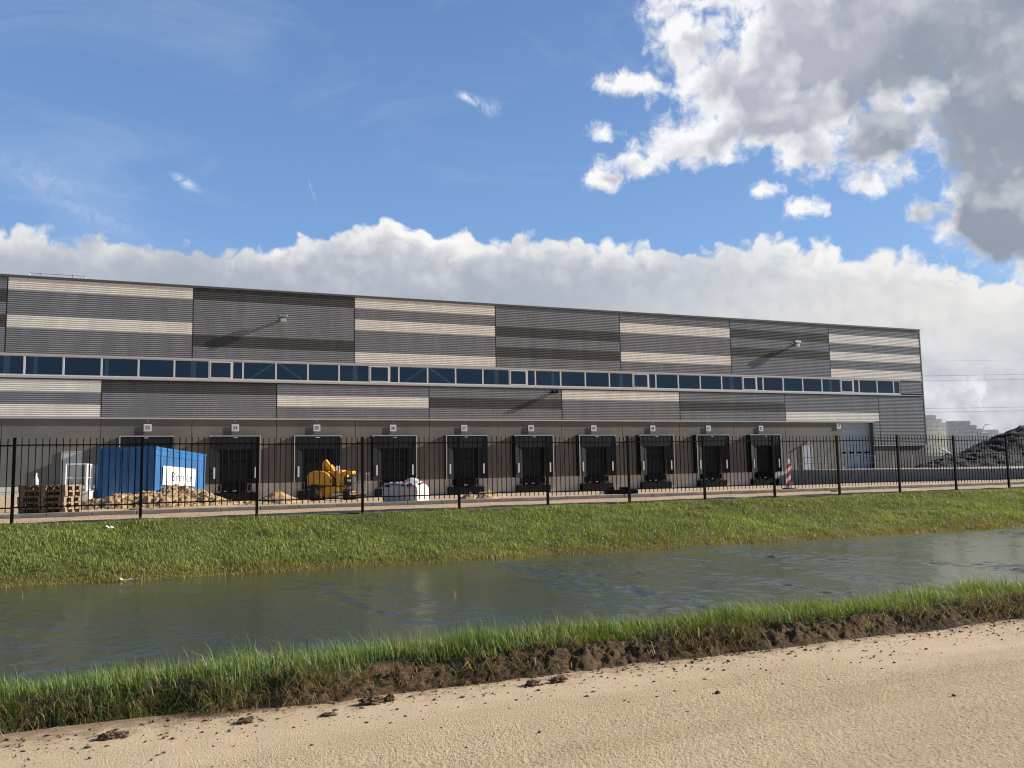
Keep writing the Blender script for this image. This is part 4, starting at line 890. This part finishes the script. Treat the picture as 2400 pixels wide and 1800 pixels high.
# ------------------------------------------------------------------ power lines, far lamp post
for k_, (a, b, lab) in enumerate((((248.77, 221.88, 32.4), (282.71, 208.33, 32.0), 'topmost thin power line of the upper pair beyond the warehouse'), ((248.81, 222.07, 30.5), (282.7, 208.4, 30.3), 'lower thin power line of the upper pair beyond the warehouse'), ((250.16, 222.58, 20.9), (282.96, 209.55, 20.0), 'upper thin power line of the lower pair over the block walls'), ((250.18, 222.71, 19.6), (282.99, 209.69, 18.6), 'lowest thin power line just over the block walls'), ((248.7, 221.9, 37.6), (282.9, 209.5, 37.6), 'faint highest power line above the other wires'))):
    A, B_ = Vector(a), Vector(b); d = B_ - A; A2 = A - d * 3; B2 = B_ + d * 4; q = MB(); prev = None; rad = .04 if k_ < 4 else .02
    for t in np.linspace(0, 1, 25):
        p = A2.lerp(B2, t); p.z = A.z + d.z * 0 + (B_.z - A.z) * 0 + ((A.z + B_.z) / 2 - A.z) + (A.z - B_.z) * 0 + 4 * .9 * (t - .5) ** 2
        if prev is not None: q.tube(prev, p, rad, 5)
        prev = p
    ob = q.build('power_line', M['wire']); tag(ob, lab, 'power line', 'power lines beyond the warehouse')
LP_ = empty('street_lamp', (143.9, 115.2, 0)); q = MB(); q.tube((0, 0, 0), (0, 0, 8.0), .11, 8, .07); q.build('post', M['galv'], LP_); q = MB(); q.tube((0, 0, 7.95), (.45, -.2, 8.35), .06); q.box(.3, 1.3, -.55, -.25, 8.35, 8.5); q.build('lamp_head', M['galv'], LP_); tag(LP_, 'far slim street lamp standing between the block walls', 'street lamp')

# ------------------------------------------------------------------ boom lift
BL = empty('boom_lift', (6.98, 39.2, 0.33), rz=math.radians(-21.7)); BL.scale = (.93, .93, .93); tag(BL, 'yellow articulated boom lift with its arm folded, parked before dock 25', 'boom lift')
def bx(name, m, *b, parent=None, bevel=.02, seg=2, smooth=False):
    q = MB(); q.box(*b); return q.build(name, M[m], parent or BL, bevel=bevel, seg=seg)
def wheel(x, y, r, wd):
    q = MB(); q.lathe([(r * .55, -wd / 2), (r * .93, -wd / 2), (r, -wd / 2 + .05), (r, wd / 2 - .05), (r * .93, wd / 2), (r * .55, wd / 2)], (0, 0, 0), 24, 'x')
    for i in range(20):
        t = 2 * math.pi * i / 20; q.box(-wd / 2 + .01, wd / 2 - .01, -.03, .03, r - .01, r + .018, Matrix.Rotation(t, 4, 'X'))
    wq = q.build('wheel', M['tyre'], BL, loc=(x, y, r)); h = MB(); h.lathe([(r * .3, -wd / 2 - .02), (r * .56, -wd / 2 + .02), (r * .56, wd / 2 - .02), (r * .3, wd / 2 + .02)], (0, 0, 0), 16, 'x'); h.build('rim', M['yellow_dull'], wq); return wq
for (x, y, r) in ((-1.12, -.75, .40), (-1.12, .95, .40), (.48, -.72, .27), (.48, .95, .27)):
    wheel(x, y, r, .34)
bx('chassis', 'yellow', -.95, .62, -.62, .80, .20, .66, bevel=.05)
bx('side_plate', 'yellow', -.64, .05, -.78, -.60, .16, .70, bevel=.03)
q = MB(); q.box(-.10, .10, -.005, 0, -.06, .06); q.build('green_sticker', M['green'], BL, loc=(-.05, -.79, .42))
for i in range(5):
    q = MB(); q.beam((-.86 , -.80, .12 + i * .085), (-.74, -.80, .07 + i * .085), .035, .012, (0, 1, 0)); q.build('hazard_stripe', M['white'], BL)
q = MB(); q.prism([(-1.48, .74), (-.28, .74), (-.28, 1.12), (-.42, 1.30), (-.70, 1.47), (-1.18, 1.47), (-1.38, 1.40), (-1.48, 1.22)], -.85, .95); q.build('counterweight', M['yellow_dull'], BL, bevel=.07, seg=3)
bx('deck_plate', 'engine', -1.45, .05, -.88, .98, .68, .735, bevel=.01)
q = MB(); q.beam((-.72, -.30, 1.98), (.26, -.30, .70), .30, .20); q.build('lower_boom', M['yellow'], BL, bevel=.03)
q = MB(); q.beam((-.52, .10, 1.74), (.20, .10, .95), .18, .16); q.build('upper_boom', M['yellow_dull'], BL, bevel=.02)
q = MB(); q.prism([(-.90, 1.48), (-.56, 1.44), (-.52, 1.66), (-.70, 1.93), (-.82, 1.93), (-.90, 1.80)], -.12, .16); q.build('boom_knuckle', M['yellow_dull'], BL, bevel=.02)
q = MB(); q.tube((-.58, -.10, 1.70), (.05, -.10, .95), .045, 10); q.build('lift_cylinder', M['galv_dark'], BL)
q = MB(); q.prism([(-.14, .82), (.28, .82), (.28, 1.40), (.14, 1.50), (-.14, 1.50)], -.55, .75); q.build('hood', M['yellow'], BL, bevel=.06, seg=3)
bx('control_cover', 'yellow', .30, .72, -.62, .2, 1.24, 1.44, bevel=.03)
bx('engine_block', 'engine', .30, .70, -.55, .5, .45, 1.14, bevel=.03)
for (x, z, s) in ((.46, .98, .05), (.56, .97, .05), (.40, .70, .04), (.62, .62, .06)):
    q = MB(); q.box(x - s, x + s, -.60, -.55, z - s, z + s); q.build('engine_fitting', M['white_guide'], BL, bevel=.01)
q = MB(); q.tube((.06, -.60, 1.16), (.06, -.60, 1.70), .03, 8); q.build('exhaust_pipe', M['galv'], BL)
BK = empty('basket', (.0, 0, 0)); BK.parent = BL
q = MB()
for z in (1.28, .86): 
    q.tube((.74, -.95, z), (1.46, -.95, z), .018); q.tube((.74, -.2, z), (1.46, -.2, z), .018); q.tube((.74, -.95, z), (.74, -.2, z), .018); q.tube((1.46, -.95, z), (1.46, -.2, z), .018)
for x in (.74, 1.0, 1.46):
    for y in (-.95, -.2): q.tube((x, y, .36), (x, y, 1.36 if x != 1.0 else 1.28), .018)
q.build('guard_rail', M['galv_dark'], BK)
q = MB(); q.beam((-.22, -.95, .30), (1.46, -.95, .40), .02, .10); q.build('toe_board', M['white'], BK)
for i in range(9):
    a = -.16 + i * .18; q = MB(); q.beam((a, -.963, .27 + (a + .22) * .06), (a + .09, -.963, .345 + (a + .22) * .06), .012, .055, (0, 1, 0)); q.build('red_stripe', M['red'], BK)
q = MB(); q.box(-.2, 1.44, -.93, -.2, .22, .28); q.build('floor', M['engine'], BK)

# ------------------------------------------------------------------ bulk bag
def bag():
    r = empty('bulk_bag', (6.30, 24.42, yard_z(24.4)), rz=math.radians(-37)); bm = bmesh.new(); bmesh.ops.create_cube(bm, size=1); bmesh.ops.subdivide_edges(bm, edges=bm.edges[:], cuts=11, use_grid_fill=True)
    top = lambda x, y: .585 + .085 * math.sin(x * 7.5 + .8) * (.6 + y) + .05 * math.sin(y * 6 + x * 4) + .055 * (x + y)
    for v in bm.verts:
        x, y, z = v.co; t = z + .5; s_ = 1 + .035 * math.sin(t * math.pi) - .05 * max(0, t - .82) / .18
        n_ = 0.028 * float(fbm(np.array([x * 4.0 + y * 3 + 5]), np.array([z * 4.0 + y * 3]), 4)[0]); v.co = Vector((x * 1.06 * s_ + n_, y * .94 * s_ + n_, t * top(x, y) + n_ * .5))
    me = bpy.data.meshes.new('sack'); bm.to_mesh(me); bm.free(); me.materials.append(M['bag']); [setattr(p, 'use_smooth', True) for p in me.polygons]
    o = bpy.data.objects.new('sack', me); COL.objects.link(o); o.parent = r
    def patch(name, m, x0, x1, z0, z1, skew=0.0):   # a flat print lying on the front of the sack
        q = MB(); q.add([(x0, -.525, z0), (x1, -.525, z0 + skew), (x1, -.505, z1 + skew), (x0, -.505, z1)], [(0, 1, 2, 3)]); o_ = q.build(name, M[m], r); so = o_.modifiers.new('t', 'SOLIDIFY'); so.thickness = .008
    patch('dark_print', 'ink', -.46, -.30, .46, .52); patch('dark_print', 'ink', -.26, .02, .515, .535, -.01); patch('dark_print', 'ink', .06, .18, .48, .53, .0)
    patch('red_print', 'red', .24, .40, .45, .55, .02); patch('dark_print', 'ink', .29, .36, .48, .52, .02)
    for (y0, y1, z0, z1, m, nm) in ((-.34, -.12, .52, .57, 'ink', 'dark_print'), (-.02, .20, .56, .61, 'red', 'red_print')):
        q = MB(); q.box(.545, .562, y0, y1, z0, z1); q.build(nm, M[m], r, bevel=.004)
    q = MB(); q.box(-.30, -.06, -.30, -.12, .59, .615); q.build('red_print', M['red'], r, bevel=.01)
    for (x, y) in ((-.44, -.36), (.44, -.34), (.42, .36), (-.44, .36)):
        q = MB(); pr = None; zt = top(x, y) - .04
        for t in np.linspace(0, math.pi, 9):
            c_ = Vector((x * (1 - .3 * math.sin(t)), y + .12 * math.cos(t), zt + .075 * math.sin(t)))
            if pr: q.beam(pr, c_, .045, .008)
            pr = c_
        q.build('lifting_loop', M['bag'], r)
    tag(r, 'crumpled white bulk bag with red and black print standing on the kerb edge', 'bulk bag')
bag()

# ------------------------------------------------------------------ red and white barrier board
r = empty('barrier_board', (22.15, 26.4, yard_z(26.4)), rz=math.radians(-2)); q = MB(); q.box(-.128, .128, -.012, .012, .02, 1.0); pb = q.build('board', M['white'], r, rot=(0, math.radians(3.5), 0))
for i in range(3):
    z = .03 + i * .36; q = MB(); q.add([(-.128, -.0135, z), (.128, -.0135, z + .20), (.128, -.0135, z + .40 if z + .40 < 1 else .995), (-.128, -.0135, z + .20)], [(0, 1, 2, 3)]); q.build('red_stripe', M['red'], pb)
q = MB(); q.tube((.17, .03, 0), (.12, .03, 1.0), .03, 8); q.build('side_post', M['white'], r)
q = MB(); q.box(-.07, .07, -.02, .02, 1.005, 1.17); q.build('top_plate', M['sign'], r, rot=(0, math.radians(3.5), 0))
q = MB(); q.box(-.16, .22, -.2, .2, 0, .04); q.build('foot', M['black'], r)
tag(r, 'red and white striped barrier board leaning beside dock 32', 'barrier')

# ------------------------------------------------------------------ pallets
def pallet():
    q = MB(); L, Wd = 1.2, .8
    for y in (-.35, -.175, 0, .175, .35): q.box(-L / 2, L / 2, y - .06, y + .06, .122, .144)
    for x in (-.53, 0, .53): q.box(x - .07, x + .07, -Wd / 2, Wd / 2, .100, .1215)
    for x in (-.53, 0, .53):
        for y in (-.34, 0, .34): q.box(x - .07, x + .07, y - .055, y + .055, .0225, .0995)
    for y in (-.34, 0, .34): q.box(-L / 2, L / 2, y - .055, y + .055, 0, .022)
    return q
pal = pallet(); base = pal.build('wooden_pallet', M['wood_grey']); 
ords = ['bottom', 'second', 'middle', 'fourth', 'top']; k_first = True
for s_, (px, py, rz, lab) in enumerate(((-3.10, 24.56, -21.7, 'five-pallet stack beside the landing'), (-5.42, 25.35, -24, 'pallet stack cut by the picture edge'))):
    for i in range(5):
        if k_first: o = base; k_first = False
        else: o = base.copy(); COL.objects.link(o)
        if i in (0, 3) and s_ == 0 and o is not base:
            pass
        o.location = (px + random.uniform(-.02, .02), py + random.uniform(-.02, .02), yard_z(py) + .01 + i * .1455); o.rotation_euler = (0, 0, math.radians(rz + random.uniform(-2, 2)))
        tag(o, 'weathered wooden pallet, %s of the %s' % (ords[i], lab), 'pallet', 'stacked pallets')
q = MB(); q.lathe([(.055, 0), (.062, .01), (.062, .13), (.05, .17), (.03, .21), (.026, .28), (.0265, .31)], (0, 0, 0), 14); r = q.build('plastic_bottle', M['bag'], None, loc=(-3.42, 24.42, yard_z(24.6) + .01 + 5 * .1455), smooth=True); tag(r, 'white plastic bottle standing on top of the pallet stack', 'bottle')

# black slabs and odds and ends by the kerb
sx, sy = 15.15, 27.2
for (dx, dy, a, b, c, z, lab) in ((0, 0, 1.16, .6, .15, 0, 'wide black slab lying at the bottom of the pile by the kerb'), (-.42, .05, .26, .4, .12, .152, 'small black slab on one end of the wide slab'), (.14, .05, .30, .4, .10, .152, 'small black slab in the middle of the wide slab')):
    q = MB(); q.box(-a / 2, a / 2, -b / 2, b / 2, 0, c)
    ob = q.build('black_slab', M['bumper'], None, loc=(sx + dx, sy + dy, yard_z(sy) + z), rot=(0, 0, math.radians(-22)), bevel=.015); tag(ob, lab, 'slab', 'black slabs')
q = MB(); q.box(-.35, .35, -.2, .2, 0, .13); ob = q.build('foam_slab', M['sign'], None, loc=(15.6, 29.0, yard_z(29)), rot=(0, 0, -.4), bevel=.01); tag(ob, 'pale slab lying on the sand behind the black slabs', 'slab')
q = MB(); q.box(-.105, .105, -.05, .05, 0, .10); ob = q.build('brick', M['brick'], None, loc=(20.65, 22.35, .66), rot=(0, 0, -.3), bevel=.006); tag(ob, 'single brick lying on the sand strip before the kerb', 'brick')
def litter(x, y, z, a, b, lab, rz=0.3):
    bm = bmesh.new(); bmesh.ops.create_grid(bm, x_segments=5, y_segments=4, size=.5)
    for v in bm.verts: v.co = Vector((v.co.x * a, v.co.y * b, .015 + .014 * math.sin(v.co.x * 9) + .02 * math.cos(v.co.y * 7 + v.co.x * 4)))
    me = bpy.data.meshes.new('litter_scrap'); bm.to_mesh(me); bm.free(); me.materials.append(M['litter']); o = bpy.data.objects.new('litter_scrap', me); COL.objects.link(o); o.location = (x, y, z); o.rotation_euler = (.25, .1, rz)
    so = o.modifiers.new('thick', 'SOLIDIFY'); so.thickness = .004; tag(o, lab, 'litter', 'scraps of litter')
litter(-1.42, 20.75, .50, .15, .07, 'white scrap of litter high on the turf near the second fence post')
litter(16.9, 20.2, .38, .17, .10, 'crumpled white scrap on the turf below the striped barrier', .8)
litter(-0.87, 17.72, -.345, .30, .05, 'long white scrap lying at the far waterline', .1)

# mud clods kicked onto the road
def clod(x, y, a, b, h, lab, seed):
    bm = bmesh.new(); bmesh.ops.create_icosphere(bm, subdivisions=4, radius=1)
    for v in bm.verts:
        p = v.co.copy(); n_ = float(fbm(np.array([p.x * 2.6 + seed]), np.array([p.y * 2.6 + p.z * 3 + seed]), 4, .65)[0]); m_ = float(fbm(np.array([p.x * 7 + seed]), np.array([p.y * 7 + p.z * 6 + seed]), 3, .6)[0])
        k_ = 1 + .75 * n_ + .3 * m_; v.co = Vector((p.x * a * k_, p.y * b * k_, max(-.01, p.z * h * k_ + h * .45)))
    me = bpy.data.meshes.new('mud_clod'); bm.to_mesh(me); bm.free(); me.materials.append(CLOD); o = bpy.data.objects.new('mud_clod', me); COL.objects.link(o); o.location = (x, y, 0.0); tag(o, lab, 'mud clod', 'mud clods on the road')
CLOD = mat('clod', (0.135, 0.088, 0.052), 0.95, var=0.55, vscale=30, bump=1.0, bscale=60, detail=6)
clod(-0.36, 6.00, .085, .035, .028, 'flat dark clod nearest the lower end of the mud edge', 1)
clod(0.44, 5.98, .05, .03, .022, 'low crumbled clod with straw, second from the lower end', 2)
clod(1.30, 6.06, .085, .04, .035, 'broad dark clod lying close under the torn edge, mid road', 3)
clod(1.44, 6.08, .04, .03, .032, 'lumpy small clod touching the broad dark clod', 4)
clod(2.53, 6.02, .055, .035, .028, 'rounded dark clod of the close pair on the road', 5)
clod(2.76, 6.03, .065, .03, .030, 'jagged dark clod of the close pair on the road', 6)
clod(0.98, 5.90, .05, .03, .016, 'flattened clod lying alone below the broad dark clod', 7)
clod(3.66, 5.24, .020, .016, .012, 'small lone clod far out on the sandy road', 8)
# crumbs: countless
n = 3000; cx = RNG.uniform(-1.5, 10, n); cy = 6.27 - RNG.gamma(1.05, .27, n); keep = cy > 3.2; cx, cy = cx[keep], cy[keep]; n = len(cx); rr = np.minimum(RNG.gamma(1.4, 1, n) * .0026, .011)
ico = np.array([[0, 0, 1], [.894, 0, .447], [.276, .851, .447], [-.724, .526, .447], [-.724, -.526, .447], [.276, -.851, .447], [.724, .526, -.447], [-.276, .851, -.447], [-.894, 0, -.447], [-.276, -.851, -.447], [.724, -.526, -.447], [0, 0, -1]])
icf = np.array([[0, 1, 2], [0, 2, 3], [0, 3, 4], [0, 4, 5], [0, 5, 1], [1, 6, 2], [2, 7, 3], [3, 8, 4], [4, 9, 5], [5, 10, 1], [6, 7, 2], [7, 8, 3], [8, 9, 4], [9, 10, 5], [10, 6, 1], [11, 7, 6], [11, 8, 7], [11, 9, 8], [11, 10, 9], [11, 6, 10]])
V = ico[None] * rr[:, None, None] * RNG.uniform(.55, 1.45, (n, 12, 1)) * np.stack([RNG.uniform(.8, 2.2, n), RNG.uniform(.8, 1.3, n), RNG.uniform(.6, 1.1, n)], 1)[:, None, :] + np.stack([cx, cy, rr * .4], 1)[:, None, :]
ob = mesh_np('mud_crumbs', V.reshape(-1, 3), (icf[None] + (np.arange(n) * 12)[:, None, None]).reshape(-1, 3), CLOD, False); tag(ob, 'scattered dark mud crumbs strewn over the sandy road', 'mud crumbs', kind='stuff')
